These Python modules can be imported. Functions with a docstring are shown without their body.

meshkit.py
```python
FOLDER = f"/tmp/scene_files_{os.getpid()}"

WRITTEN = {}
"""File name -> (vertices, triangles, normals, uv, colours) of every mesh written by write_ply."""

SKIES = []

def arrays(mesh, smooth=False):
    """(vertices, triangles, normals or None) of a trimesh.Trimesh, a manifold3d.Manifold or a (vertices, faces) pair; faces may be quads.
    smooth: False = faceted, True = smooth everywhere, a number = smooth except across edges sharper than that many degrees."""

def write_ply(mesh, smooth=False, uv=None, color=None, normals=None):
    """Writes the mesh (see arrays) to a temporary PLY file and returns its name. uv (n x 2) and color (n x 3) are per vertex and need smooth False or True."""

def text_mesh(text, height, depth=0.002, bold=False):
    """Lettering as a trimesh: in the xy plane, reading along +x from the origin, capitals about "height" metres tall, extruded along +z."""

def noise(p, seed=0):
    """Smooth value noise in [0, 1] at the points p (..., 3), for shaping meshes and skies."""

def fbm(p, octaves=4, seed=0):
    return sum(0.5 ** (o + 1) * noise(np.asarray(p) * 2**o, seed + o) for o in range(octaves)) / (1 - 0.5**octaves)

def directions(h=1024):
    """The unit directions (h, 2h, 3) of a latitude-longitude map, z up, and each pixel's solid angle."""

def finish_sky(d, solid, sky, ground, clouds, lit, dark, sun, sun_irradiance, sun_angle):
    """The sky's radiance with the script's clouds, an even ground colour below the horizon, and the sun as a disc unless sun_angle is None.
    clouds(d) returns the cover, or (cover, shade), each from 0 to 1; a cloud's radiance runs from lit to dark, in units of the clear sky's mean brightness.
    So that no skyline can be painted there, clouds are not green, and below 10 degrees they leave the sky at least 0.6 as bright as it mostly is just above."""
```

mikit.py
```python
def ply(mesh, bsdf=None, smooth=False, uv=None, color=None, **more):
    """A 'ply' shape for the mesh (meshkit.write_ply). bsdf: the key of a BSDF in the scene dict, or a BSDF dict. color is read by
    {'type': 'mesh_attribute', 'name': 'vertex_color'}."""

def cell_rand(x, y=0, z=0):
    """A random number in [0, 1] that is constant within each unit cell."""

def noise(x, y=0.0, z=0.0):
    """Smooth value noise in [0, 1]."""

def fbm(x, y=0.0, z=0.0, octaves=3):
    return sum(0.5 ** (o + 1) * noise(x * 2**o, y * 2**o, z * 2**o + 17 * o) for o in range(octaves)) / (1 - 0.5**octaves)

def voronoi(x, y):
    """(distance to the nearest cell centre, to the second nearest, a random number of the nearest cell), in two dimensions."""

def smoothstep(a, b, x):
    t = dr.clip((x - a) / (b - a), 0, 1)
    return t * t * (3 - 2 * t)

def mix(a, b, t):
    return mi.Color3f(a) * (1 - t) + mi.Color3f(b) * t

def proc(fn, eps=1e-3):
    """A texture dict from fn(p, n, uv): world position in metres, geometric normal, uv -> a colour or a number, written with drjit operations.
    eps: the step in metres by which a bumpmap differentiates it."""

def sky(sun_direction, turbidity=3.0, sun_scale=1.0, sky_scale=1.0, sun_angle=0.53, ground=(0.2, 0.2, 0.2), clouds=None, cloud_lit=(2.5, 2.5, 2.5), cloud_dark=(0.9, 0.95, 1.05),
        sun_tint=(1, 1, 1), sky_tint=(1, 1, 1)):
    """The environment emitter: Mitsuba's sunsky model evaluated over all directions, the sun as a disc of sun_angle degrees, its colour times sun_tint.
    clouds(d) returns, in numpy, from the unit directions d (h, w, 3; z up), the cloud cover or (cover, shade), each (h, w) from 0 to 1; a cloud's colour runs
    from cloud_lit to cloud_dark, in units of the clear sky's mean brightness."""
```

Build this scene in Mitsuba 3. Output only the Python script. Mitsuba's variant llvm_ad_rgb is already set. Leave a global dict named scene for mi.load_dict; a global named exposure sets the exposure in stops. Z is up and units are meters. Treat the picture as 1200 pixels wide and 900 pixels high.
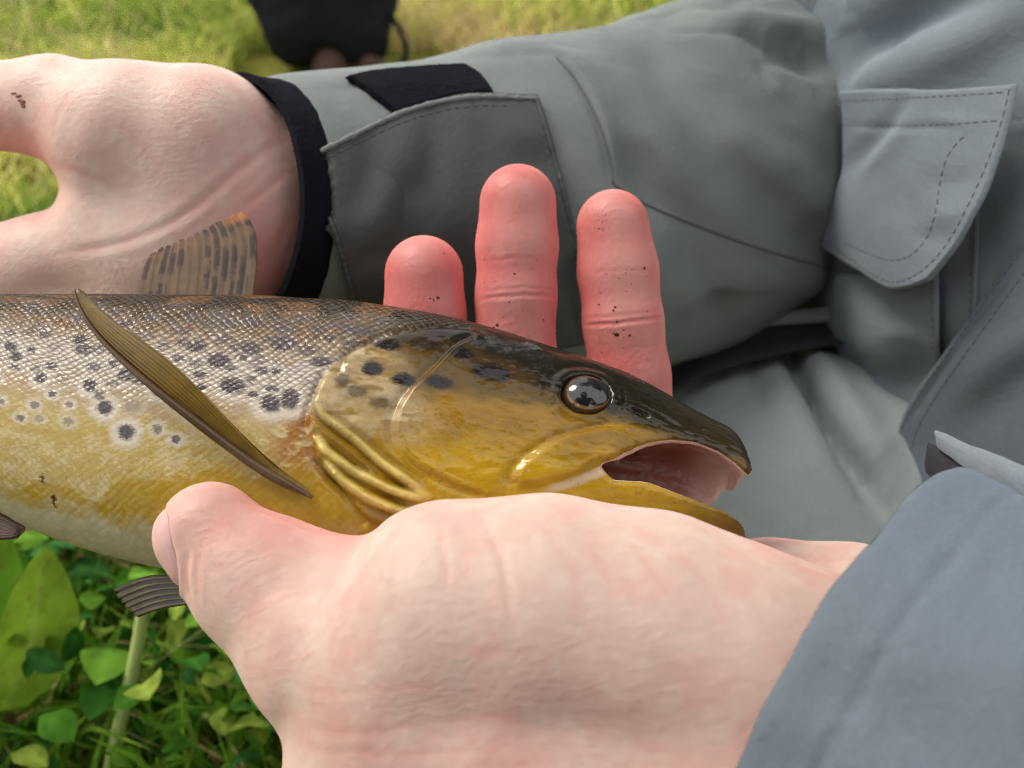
import math
import numpy as np, trimesh, mitsuba as mi, drjit as dr
import mikit, meshkit
from scipy.spatial import cKDTree
from scipy.interpolate import PchipInterpolator, CubicSpline
from scipy.ndimage import gaussian_filter

rng = np.random.default_rng(7)
scene, labels = {}, {}

# ------------------------------------------------------------------ camera, sky, exposure
# The bench frame: millimetres from the camera, x to the right, y down, z away.  at(px, py, z) is the point that the photograph shows at
# (px, py) and that lies z mm away; everything is then turned into the world (z up, metres) by world().
CAM = np.array([0.0, 0.0, 0.36])
PITCH = math.radians(35)
FOCAL = 1000.0
RIGHT = np.array([1.0, 0, 0])
FWD = np.array([0, math.cos(PITCH), -math.sin(PITCH)])
DOWN = np.cross(FWD, RIGHT)
T = mi.ScalarTransform4f
scene['camera'] = {'type': 'thinlens', 'fov': math.degrees(2 * math.atan(600 / FOCAL)), 'fov_axis': 'x',
                   'to_world': T().look_at(origin=CAM.tolist(), target=(CAM + FWD).tolist(), up=[0, 0, 1]),
                   'aperture_radius': 0.0010, 'focus_distance': 0.178, 'near_clip': 0.005, 'far_clip': 500.0}
SUN = np.array([-0.55, 0.25, 0.85])
scene['sky'] = mikit.sky(SUN.tolist(), turbidity=3, sun_scale=0.36, sun_tint=(0.92, 1.0, 1.12), sun_angle=24, clouds=lambda d: 1.0)
exposure = 2.45


def at(px, py, z):
    px, py, z = (np.asarray(v, float) for v in (px, py, z))
    return np.stack([(px - 600) * z / FOCAL, (py - 450) * z / FOCAL, z + 0 * px], -1)


def world(v):
    v = np.asarray(v, float) / 1000.0
    return CAM + v[..., :1] * RIGHT + v[..., 1:2] * DOWN + v[..., 2:3] * FWD


def bench(w):
    d = (np.asarray(w, float) - CAM) * 1000.0
    return np.stack([d @ RIGHT, d @ DOWN, d @ FWD], -1)


# ------------------------------------------------------------------ mesh helpers
def put(key, mesh, bsdf, smooth=True, label=None, cat=None, group=None, kind=None, uv=None, color=None, is_world=False):
    v, f = mesh if isinstance(mesh, (tuple, list)) else (mesh.vertices, mesh.faces)
    v = np.asarray(v) if is_world else world(v)
    scene[key] = mikit.ply((v, np.asarray(f)), bsdf, smooth=smooth, uv=uv, color=color)
    tag(key, label, cat, group, kind)
    return key


def tag(key, label=None, cat=None, group=None, kind=None):
    d = {k: x for k, x in (('label', label), ('category', cat), ('group', group), ('kind', kind)) if x}
    if d:
        labels[key] = {**labels.get(key, {}), **d}


def nets(F, origin, h):
    """The zero surface of the sampled field F (negative inside) by surface nets."""
    s = F < 0
    c = np.zeros(np.array(F.shape) - 1, np.int8)
    corners = [(i, j, k) for i in (0, 1) for j in (0, 1) for k in (0, 1)]
    n = c.shape
    for i, j, k in corners:
        c += s[i:n[0] + i, j:n[1] + j, k:n[2] + k]
    act = np.argwhere((c > 0) & (c < 8))
    idx = np.full(n, -1, np.int32)
    idx[tuple(act.T)] = np.arange(len(act))
    acc, cnt = np.zeros((len(act), 3)), np.zeros(len(act))
    val = {q: F[act[:, 0] + q[0], act[:, 1] + q[1], act[:, 2] + q[2]] for q in corners}
    for a in corners:
        for ax in range(3):
            if a[ax] == 0:
                b = list(a); b[ax] = 1; b = tuple(b)
                fa, fb = val[a], val[b]
                m = (fa < 0) != (fb < 0)
                t = fa[m] / (fa[m] - fb[m])
                p = np.tile(np.array(a, float), (m.sum(), 1)); p[:, ax] += t
                acc[m] += p; cnt[m] += 1
    v = origin + h * (act + acc / cnt[:, None])
    quads = []
    for ax in range(3):
        o1, o2 = [x for x in range(3) if x != ax]
        lo = [slice(None)] * 3; hi = [slice(None)] * 3
        lo[ax], hi[ax] = slice(0, -1), slice(1, None)
        e = np.argwhere(s[tuple(lo)] != s[tuple(hi)])
        e = e[(e[:, o1] > 0) & (e[:, o2] > 0) & (e[:, o1] < F.shape[o1] - 1) & (e[:, o2] < F.shape[o2] - 1)]
        q = []
        for d1, d2 in ((1, 1), (0, 1), (0, 0), (1, 0)):
            g = e.copy(); g[:, o1] -= d1; g[:, o2] -= d2
            q.append(idx[tuple(g.T)])
        q = np.stack(q, 1)
        flip = s[tuple(e.T)] if ax != 1 else ~s[tuple(e.T)]
        q[~flip] = q[~flip][:, ::-1]
        quads.append(q)
    q = np.vstack(quads)
    q = q[(q >= 0).all(1)]
    return trimesh.Trimesh(v, np.vstack([q[:, [0, 1, 2]], q[:, [0, 2, 3]]]), process=False)


def smooth_mesh(m, n=6, lam=0.5):
    trimesh.smoothing.filter_taubin(m, lamb=lam, nu=lam + 0.03, iterations=n)
    return m


class Field:
    """A distance field on a grid: rounded cones melted together, then meshed as ONE skin."""

    def __init__(self, lo, hi, h):
        self.lo, self.h = np.array(lo, float), h
        n = np.ceil((np.array(hi) - self.lo) / h).astype(int) + 1
        self.ax = [self.lo[i] + h * np.arange(n[i]) for i in range(3)]
        self.F = np.full(n, 20.0, np.float32)

    def box(self, lo, hi):
        sl = tuple(slice(max(0, int((lo[i] - self.lo[i]) / self.h)), max(0, int((hi[i] - self.lo[i]) / self.h) + 2)) for i in range(3))
        return sl, np.meshgrid(*[self.ax[i][sl[i]] for i in range(3)], indexing='ij')

    def cone(self, a, ra, b, rb, k=3.0, flat=None):
        a, b = np.asarray(a, float), np.asarray(b, float)
        r = max(ra, rb) + 12
        sl, (X, Y, Z) = self.box(np.minimum(a, b) - r, np.maximum(a, b) + r)
        if min(X.shape) == 0:
            return
        P = np.stack([X - a[0], Y - a[1], Z - a[2]], -1).astype(np.float32)
        ab = b - a
        t = np.clip(P @ ab.astype(np.float32) / max(ab @ ab, 1e-9), 0, 1)
        d = np.sqrt(((P - t[..., None] * ab.astype(np.float32)) ** 2).sum(-1)) - (ra + (rb - ra) * t)
        A = self.F[sl]
        hh = np.clip(0.5 + 0.5 * (A - d) / k, 0, 1)
        self.F[sl] = A * (1 - hh) + d * hh - k * hh * (1 - hh)

    def chain(self, pts, k=3.0):
        for (p, r), (q, s) in zip(pts[:-1], pts[1:]):
            self.cone(p, r, q, s, k)

    def mesh(self, sig=0.6, n=4):
        m = nets(gaussian_filter(self.F, sig), self.lo, self.h)
        return smooth_mesh(m, n)


def curve(pts, n=60, pch=False):
    """A smooth curve of n points through pts."""
    p = np.asarray(pts, float)
    s = np.concatenate([[0], np.cumsum(np.linalg.norm(np.diff(p, axis=0), axis=1))])
    t = np.linspace(0, s[-1], n)
    if len(p) == 2:
        return p[0] + (p[1] - p[0]) * (t / s[-1])[:, None]
    return (PchipInterpolator(s, p) if pch else CubicSpline(s, p))(t)


def tube(pts, r, sides=8):
    """A closed tube along pts; r a number or one per point."""
    p = np.asarray(pts, float)
    n = len(p)
    r = np.broadcast_to(r, (n,))
    t = np.gradient(p, axis=0); t /= np.linalg.norm(t, axis=1, keepdims=True) + 1e-12
    a = np.cross(t, [0.3, 0.2, 0.93]); a /= np.linalg.norm(a, axis=1, keepdims=True) + 1e-12
    b = np.cross(t, a)
    ang = np.arange(sides) * 2 * np.pi / sides
    v = p[:, None] + r[:, None, None] * (np.cos(ang)[None, :, None] * a[:, None] + np.sin(ang)[None, :, None] * b[:, None])
    f = ring_faces(n, sides)
    c0, c1 = n * sides, n * sides + 1
    i = np.arange(sides)
    caps = np.vstack([np.stack([i * 0 + c0, (i + 1) % sides, i], 1), np.stack([i * 0 + c1, (n - 1) * sides + i, (n - 1) * sides + (i + 1) % sides], 1)])
    m = trimesh.Trimesh(np.vstack([v.reshape(-1, 3), p[:1], p[-1:]]), np.vstack([f, caps]), process=False)
    m.fix_normals()
    return m


def ring_faces(n, sides, close=True):
    i, j = np.meshgrid(np.arange(n - 1), np.arange(sides if close else sides - 1), indexing='ij')
    j2 = (j + 1) % sides
    q = np.stack([i * sides + j, i * sides + j2, (i + 1) * sides + j2, (i + 1) * sides + j], -1).reshape(-1, 4)
    return np.vstack([q[:, [0, 1, 2]], q[:, [0, 2, 3]]])


def grid_normals(G):
    n = np.cross(np.gradient(G, axis=0), np.gradient(G, axis=1))
    return n / (np.linalg.norm(n, axis=-1, keepdims=True) + 1e-12)


def slab(G, thick, toward=(0, 0, -1)):
    """A sheet of the given thickness whose front is the grid of points G (rows, columns, 3), with rounded rims."""
    n = grid_normals(G)
    if (n * np.asarray(toward)).sum() < 0:
        n = -n
    a, b = G.shape[:2]
    lo, hi = np.minimum(np.arange(a), np.arange(a)[::-1]), np.minimum(np.arange(b), np.arange(b)[::-1])
    edge = np.minimum(lo[:, None], hi[None, :])
    ins = np.where(edge == 0, 0.42, np.where(edge == 1, 0.1, 0.0))[..., None] * thick
    front, back = G - n * ins, G - n * (thick - ins)
    f = ring_faces(a, b, False)
    N = a * b
    rim = np.concatenate([np.arange(b), b - 1 + b * np.arange(1, a), N - 2 - np.arange(b - 1), b * np.arange(a - 2, 0, -1)])
    r2 = np.roll(rim, -1)
    side = np.vstack([np.stack([rim, r2, r2 + N], 1), np.stack([rim, r2 + N, rim + N], 1)])
    m = trimesh.Trimesh(np.vstack([front.reshape(-1, 3), back.reshape(-1, 3)]), np.vstack([f, f[:, ::-1] + N, side]), process=False)
    m.fix_normals()
    return m


def coons(top, bottom, left, right, n=40, m=40):
    """The grid that spans four border curves (each a list of bench points; top and bottom run left to right, left and right run down)."""
    t, b = curve(top, m, True), curve(bottom, m, True)
    l, r = curve(left, n, True), curve(right, n, True)
    u, v = np.linspace(0, 1, m)[None, :, None], np.linspace(0, 1, n)[:, None, None]
    return (1 - v) * t[None] + v * b[None] + (1 - u) * l[:, None] + u * r[:, None] - (
        (1 - u) * (1 - v) * t[0] + u * (1 - v) * t[-1] + (1 - u) * v * b[0] + u * v * b[-1])


def normals(m):
    v, f = np.asarray(m.vertices), np.asarray(m.faces)
    n = np.zeros_like(v)
    fn = np.cross(v[f[:, 1]] - v[f[:, 0]], v[f[:, 2]] - v[f[:, 0]])
    for k in range(3):
        np.add.at(n, f[:, k], fn)
    return n / (np.linalg.norm(n, axis=1, keepdims=True) + 1e-12)


def dist_to(v, line, step=0.5):
    """(distance of the points v to the polyline, parameter 0 to 1 along it)."""
    p = np.asarray(line, float)
    s = np.concatenate([[0], np.cumsum(np.linalg.norm(np.diff(p, axis=0), axis=1))])
    t = np.linspace(0, s[-1], max(2, int(s[-1] / step)))
    q = np.stack([np.interp(t, s, p[:, k]) for k in range(p.shape[1])], 1)
    d, i = cKDTree(q).query(v)
    return d, i / (len(q) - 1)


def split_faces(v, f, phi, extra):
    """Cuts the triangles of a mesh along the line phi = 0: (vertices, faces with phi < 0, the other faces, the attributes per vertex)."""
    neg = phi < 0
    n = neg[f].sum(1)
    lo, hi, mid = f[n == 3], f[n == 0], f[(n == 1) | (n == 2)]
    # roll each cut triangle so that its first corner is the odd one out
    one = neg[mid].sum(1) == 1
    odd = np.where(one[:, None], neg[mid], ~neg[mid]).argmax(1)
    r = np.stack([mid[np.arange(len(mid)), (odd + k) % 3] for k in range(3)], 1)
    a, b, c = r.T
    tab, tac = phi[a] / (phi[a] - phi[b]), phi[a] / (phi[a] - phi[c])
    mix2 = lambda q, i, j, t: q[i] + (q[j] - q[i]) * (t if q.ndim == 1 else t[:, None])
    base = len(v)
    iab, iac = base + np.arange(len(r)), base + len(r) + np.arange(len(r))
    V = np.vstack([v, mix2(v, a, b, tab), mix2(v, a, c, tac)])
    E = [np.concatenate([q, mix2(q, a, b, tab), mix2(q, a, c, tac)]) for q in extra]
    tip, t1, t2 = np.stack([a, iab, iac], 1), np.stack([iab, b, c], 1), np.stack([iab, c, iac], 1)
    F_lo = np.vstack([lo, tip[one], t1[~one], t2[~one]])
    F_hi = np.vstack([hi, tip[~one], t1[one], t2[one]])
    return V, F_lo, F_hi, E


class Surface:
    """Finds points of a mesh along sight lines through it (to lay seams, straps and flaps on cloth)."""

    def __init__(self, m):
        self.m = m
        self.ray = trimesh.ray.ray_pyembree.RayMeshIntersector(m)
        self.n = normals(m)

    def hit(self, px, lift=0.0):
        px = np.asarray(px, float)
        d = at(px[:, 0], px[:, 1], np.full(len(px), 1.0))
        d /= np.linalg.norm(d, axis=1, keepdims=True)
        loc, ri, ti = self.ray.intersects_location(np.zeros_like(d), d, multiple_hits=False)
        out = np.full((len(px), 3), np.nan)
        nn = self.n[self.m.faces[ti]].mean(1)
        nn /= np.linalg.norm(nn, axis=1, keepdims=True)
        out[ri] = loc + nn * lift
        bad = np.isnan(out[:, 0])
        if bad.any() and (~bad).any():
            good = np.where(~bad)[0]
            for i in np.where(bad)[0]:
                j = good[np.argmin(np.abs(good - i))]
                out[i] = at(px[i, 0], px[i, 1], out[j, 2])
        return out


def crease_height(v, line, wid):
    """A soft ridge along a line: 1 on its middle, fading to its ends and sides."""
    p = np.asarray(line, float)
    s = np.concatenate([[0], np.cumsum(np.linalg.norm(np.diff(p, axis=0), axis=1))])
    k = max(4, int(s[-1] / (0.6 * wid)))
    t = np.linspace(0, s[-1], k)
    q = np.stack([np.interp(t, s, p[:, i]) for i in range(3)], 1)
    w = np.sin(np.pi * (np.arange(k) + 0.5) / k) ** 0.7
    h = np.zeros(len(v))
    near = np.where((v > q.min(0) - 3 * wid).all(1) & (v < q.max(0) + 3 * wid).all(1))[0]
    for a, ww in zip(q, w):
        h[near] += ww * np.exp(-((v[near] - a) ** 2).sum(1) / wid ** 2)
    return h * (s[-1] / (k - 1)) / (wid * 1.772)


def fold(m, line, amp, wid):
    """Pushes the surface in (amp < 0) or out along a crease line of bench points."""
    m.vertices = m.vertices + normals(m) * (amp * crease_height(np.asarray(m.vertices), line, wid))[:, None]


def creased(m, scale, amp, seed, stretch=(1, 1, 1)):
    """Thin, sharp creases that wander over cloth, here and there."""
    n = normals(m)
    q = np.asarray(m.vertices) / scale * np.asarray(stretch)
    w = meshkit.fbm(q * 0.6 + 5, 2, seed + 2)
    r = 1 - np.abs(2 * meshkit.noise(q + 2.5 * w[:, None], seed) - 1)
    where = sstep(0.48, 0.66, meshkit.fbm(q * 0.45 + 11, 2, seed + 7))
    m.vertices = m.vertices + n * (amp * (r ** 5) * where)[:, None]


def sstep(a, b, x):
    t = np.clip((x - a) / (b - a), 0, 1)
    return t * t * (3 - 2 * t)


def rumple(m, scale, amp, seed=0, stretch=(1, 1, 1), nrm=None):
    n = normals(m) if nrm is None else nrm
    q = np.asarray(m.vertices) / scale * np.asarray(stretch)
    h = meshkit.fbm(q + 31.7, 3, seed) - 0.5
    m.vertices = m.vertices + n * (2 * amp * h)[:, None]


# ------------------------------------------------------------------ materials
def rgb(*c):
    return {'type': 'rgb', 'value': list(c)}


def cloth(name, col, var=0.10, rough=0.75, sheen=0.4, spec=0.3, weave=0.00008):
    c = np.array(col)

    def fn(p, n, uv):
        w = mikit.fbm(p.x * 60, p.y * 60, p.z * 60, 3)
        g = mikit.noise(p.x * 2300, p.y * 2300, p.z * 2300)
        k = 1 + var * (w - 0.5) * 2 + 0.16 * (g - 0.5)
        return mi.Color3f(float(c[0]), float(c[1]), float(c[2])) * k

    def bump(p, n, uv):
        tw = dr.sin((p.x + 0.7 * p.z + 0.4 * p.y) * 9000 + 2 * mikit.noise(p.x * 300, p.y * 300, p.z * 300)) * dr.sin((p.x - 0.8 * p.z - 0.5 * p.y) * 5200)
        return 0.6 * mikit.noise(p.x * 2600, p.y * 2600, p.z * 2600) + 1.5 * mikit.noise(p.x * 900, p.y * 900, p.z * 900) + 0.45 * tw
    scene[name] = {'type': 'twosided', 'b': {'type': 'bumpmap', 'scale': weave, 'arbitrary': mikit.proc(bump, 2e-4),
                   'nested': {'type': 'principled', 'base_color': mikit.proc(fn), 'roughness': rough, 'specular': spec, 'sheen': sheen, 'sheen_tint': 0.3}}}


cloth('grey_shell', (0.185, 0.222, 0.258))
cloth('grass_lit_shell', (0.168, 0.190, 0.190))  # same jacket fabric; greener light from the grass is put into its colour
cloth('tab_shell', (0.062, 0.071, 0.070))
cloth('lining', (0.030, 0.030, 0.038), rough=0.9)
cloth('black_fleece', (0.008, 0.0085, 0.013), rough=0.95, sheen=0.1, spec=0.1, weave=0.0003)
cloth('trouser_cloth', (0.27, 0.31, 0.325))
cloth('shaded_shell', (0.125, 0.155, 0.192))  # the grey jacket cloth again, with shade painted into its colour
cloth('seam_thread', (0.10, 0.11, 0.115))
cloth('piping_cloth', (0.17, 0.19, 0.185))


def skin_bump(p, n, uv):
    a = mikit.fbm(p.x * 1500, p.y * 1500, p.z * 1500, 2)
    b = 1 - dr.abs(2 * mikit.noise(p.x * 610 + p.y * 260 + 3 * a, p.y * 640 - p.x * 300, p.z * 700) - 1)
    w = 1.6 * mikit.fbm(p.x * 130, p.y * 130, p.z * 130 + 5, 2)
    c = 1 - dr.abs(2 * mikit.noise(p.x * 330 + 210 * p.z + 2 * w, p.z * 700 - p.x * 240 + 3 * w, p.y * 620 + 9 + w) - 1)
    return 0.9 * a + 0.6 * b * b + 0.7 * c * c


scene['skin'] = {'type': 'twosided', 'b': {'type': 'bumpmap', 'scale': 0.000065, 'arbitrary': mikit.proc(skin_bump, 1.5e-4),
                 'nested': {'type': 'principled', 'base_color': {'type': 'mesh_attribute', 'name': 'vertex_color'}, 'roughness': 0.48, 'specular': 0.4, 'flatness': 0.6, 'sheen': 0.15}}}
scene['nail'] = {'type': 'twosided', 'b': {'type': 'principled', 'base_color': rgb(0.66, 0.40, 0.385), 'roughness': 0.16, 'specular': 0.5, 'flatness': 0.5}}
scene['fish_plain'] = {'type': 'twosided', 'b': {'type': 'principled', 'base_color': rgb(0.35, 0.28, 0.08), 'roughness': 0.35, 'clearcoat': 1.0, 'clearcoat_gloss': 0.95}}

# ------------------------------------------------------------------ the near hand under the fish's head
SKIN_H = 0.8


def near_hand():
    F = Field((-72, -66, 92), (100, 100, 246), SKIN_H)
    A = at
    F.chain([(A(246, 624, 163), 9.7), (A(300, 682, 161), 11.3), (A(385, 760, 157), 14.5), (A(480, 800, 153), 18.5), (A(560, 850, 152), 22)], 4)
    F.chain([(A(470, 765, 154), 17), (A(530, 728, 153), 20.5), (A(640, 728, 152), 21.5), (A(760, 749, 150), 21.5), (A(860, 793, 148), 22), (A(960, 852, 146), 25), (A(1150, 960, 140), 28)], 5)
    F.cone(A(335, 666, 162), 8.5, A(425, 688, 158), 8.5, 5)
    F.chain([(A(485, 905, 156), 23.5), (A(640, 930, 154), 27), (A(860, 930, 150), 28), (A(1000, 930, 146), 28)], 6)
    # palm and the heel of the hand, below and beyond the fish
    F.chain([(A(620, 760, 160), 18), (A(640, 735, 190), 15), (A(640, 720, 212), 12.5)], 8)
    F.chain([(A(560, 780, 165), 18), (A(540, 745, 195), 13), (A(530, 715, 212), 11.5)], 8)
    F.chain([(A(760, 780, 160), 18), (A(760, 745, 190), 14), (A(745, 715, 212), 12)], 8)
    F.chain([(A(900, 790, 165), 20), (A(915, 720, 192), 13), (A(850, 700, 208), 11.5)], 8)
    F.chain([(A(905, 700, 198), 13), (A(1000, 715, 190), 13.5), (A(1100, 800, 165), 20)], 6)
    # fingers: index, middle, ring, little
    F.chain([(A(525, 715, 214), 11.3), (A(508, 540, 218), 10.4), (A(499, 420, 216), 9.95), (A(498, 370, 214), 10.05), (A(497, 322, 213), 9.8)], 2)
    F.chain([(A(630, 715, 214), 11.5), (A(610, 520, 219), 10.6), (A(604, 420, 215), 10.15), (A(605, 347, 213), 9.9), (A(606, 288, 212), 10.0), (A(607, 238, 211), 9.5)], 2)
    F.chain([(A(750, 705, 213), 11.3), (A(744, 520, 217), 10.8), (A(737, 440, 214), 10.1), (A(730, 378, 212.5), 9.8), (A(724, 318, 212), 9.8), (A(718, 265, 211), 9.0)], 2)
    F.chain([(A(850, 700, 208), 10.5), (A(770, 650, 222), 9.2), (A(720, 610, 226), 8.6), (A(690, 590, 224), 7.8)], 2)
    return F.mesh(0.7, 4)


def far_hand():
    F = Field((-215, -106, 195), (-28, 66, 268), 0.9)
    A = at
    F.chain([(A(430, 235, 280), 18), (A(325, 214, 248), 18), (A(240, 172, 236), 20.5), (A(150, 163, 234), 20), (A(70, 128, 234), 13.2), (A(-60, 122, 236), 11), (A(-190, 130, 238), 9.5)], 5)
    F.chain([(A(430, 270, 280), 18), (A(335, 300, 251), 17), (A(250, 305, 242), 18), (A(140, 290, 242), 16), (A(50, 318, 243), 14.5), (A(-20, 325, 243), 13), (A(-170, 330, 240), 10.5), (A(-330, 350, 236), 9.5)], 6)
    F.chain([(A(330, 345, 254), 12), (A(230, 395, 245), 16), (A(90, 400, 244), 15), (A(-40, 410, 243), 12), (A(-190, 425, 238), 10.5), (A(-360, 450, 230), 9.5)], 6)
    F.chain([(A(230, 460, 244), 14), (A(80, 485, 243), 14), (A(-30, 500, 242), 12), (A(-190, 520, 236), 10), (A(-330, 545, 228), 9)], 6)
    F.chain([(A(200, 520, 240), 12), (A(80, 560, 240), 13), (A(-30, 585, 238), 11), (A(-140, 605, 232), 9.5), (A(-250, 625, 224), 8.5)], 6)
    F.chain([(A(220, 240, 238), 19), (A(160, 255, 240), 15), (A(200, 420, 245), 15)], 9)
    F.chain([(A(290, 250, 240), 18), (A(210, 300, 239), 18)], 9)
    return F.mesh(1.6, 14)


hand = near_hand()
hand_b = far_hand()

# ------------------------------------------------------------------ the fish
FISH_O = at(600, 480, 188)
ROLL = math.radians(20)
FX = np.array([1.0, 0, 0])
FY = np.array([0, -math.cos(ROLL), math.sin(ROLL)])
FZ = np.array([0, -math.sin(ROLL), -math.cos(ROLL)])


def fish_to_bench(q):
    q = np.asarray(q, float)
    return FISH_O + q[..., :1] * FX + q[..., 1:2] * FY + q[..., 2:3] * FZ


def bench_to_fish(p):
    d = np.asarray(p, float) - FISH_O
    return np.stack([d @ FX, d @ FY, d @ FZ], -1)


# mm from the snout side: x, upper outline, lower outline, half width
PROFILE = np.array([(-1330, 400, 500, 3.5), (-1150, 398, 500, 6), (-900, 380, 520, 9), (-500, 355, 535, 13), (-200, 346, 562, 15.5), (0, 343, 586, 16.5), (60, 343, 614, 17), (130, 343, 637, 17.5), (200, 344, 653, 18), (300, 345, 668, 18.3),
                    (380, 349, 680, 18.3), (450, 357, 672, 17.6), (540, 374, 658, 16.2), (600, 391, 648, 15), (660, 411, 641, 13.8), (700, 424, 637, 12.8), (740, 440, 634, 11.8), (780, 462, 631, 10.6), (820, 485, 629, 9.4),
                    (838, 494, 628, 9.0), (848, 500, 628, 8.7), (856, 507, 628, 8.3), (862, 516, 627, 7.2), (867, 530, 627, 6.0), (872, 550, 627, 5.2), (880, 590, 627, 4.6), (887, 606, 624, 3.2)], float)
PX = (PROFILE[:, 0] - 600) * 0.188
_hs = (PROFILE[:, 2] - PROFILE[:, 1]) / 2 * 0.188
_H = np.sqrt(np.maximum(_hs ** 2 - (PROFILE[:, 3] * math.sin(ROLL)) ** 2, 0.3)) / math.cos(ROLL)
_C = (480 - (PROFILE[:, 1] + PROFILE[:, 2]) / 2) * 0.188 / math.cos(ROLL)
prof_h, prof_c, prof_w = (PchipInterpolator(PX, a) for a in (_H, _C, PROFILE[:, 3]))

# mouth: rims of the gap, (x, y) in mm in the fish's own side view
LIP_UP = np.array([(17.8, -15.6), (22.4, -12.9), (27.4, -11.0), (32.6, -10.2), (37.8, -10.4), (42.7, -12.2), (46.0, -14.8), (47.8, -16.6), (49.6, -17.8), (57, -19)])
LIP_LOW = np.array([(17.8, -15.7), (20.3, -18.4), (27.1, -18.6), (33.5, -20.7), (42.0, -23.3), (46.6, -24.8), (50.4, -27.0), (57, -30)])


def mouth_gap(X, Y, Z, w):
    """The hollow of the open mouth (negative inside): an arched roof, a hollow floor, a throat that reaches further back in the middle; the
    far cheek hangs down beside it."""
    zz = np.clip(np.abs(Z) / w, 0, 1)
    arch = 1 - np.clip((zz - 0.05) / 0.72, 0, 1) ** 2
    up = np.interp(X, LIP_UP[:, 0], LIP_UP[:, 1]) + 4.5 * arch
    far = np.interp(X, [15, 39, 42, 44.5, 47, 49, 56], [-48, -30, -21.5, -19.4, -16.2, -13.5, -10]) + 3.5 * arch
    t = np.clip((-Z / w - 0.35) / 0.35, 0, 1)
    t = t * t * (3 - 2 * t)
    up = up * (1 - t) + np.minimum(up, far) * t
    lo = np.interp(X, LIP_LOW[:, 0], LIP_LOW[:, 1]) - 2.5 * arch
    gap = np.maximum(np.maximum(Y - up, lo - Y), (LIP_UP[0, 0] - 16 * np.clip(1 - zz * 1.25, 0, 1)) - X)
    # the rounded tip of the snout
    front = np.maximum(np.maximum(42.6 - X, Y + 9.5), np.maximum(lo - Y, 8.4 - np.hypot(X - 42.6, Y + 11.3)))
    return np.minimum(gap, front)


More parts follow.
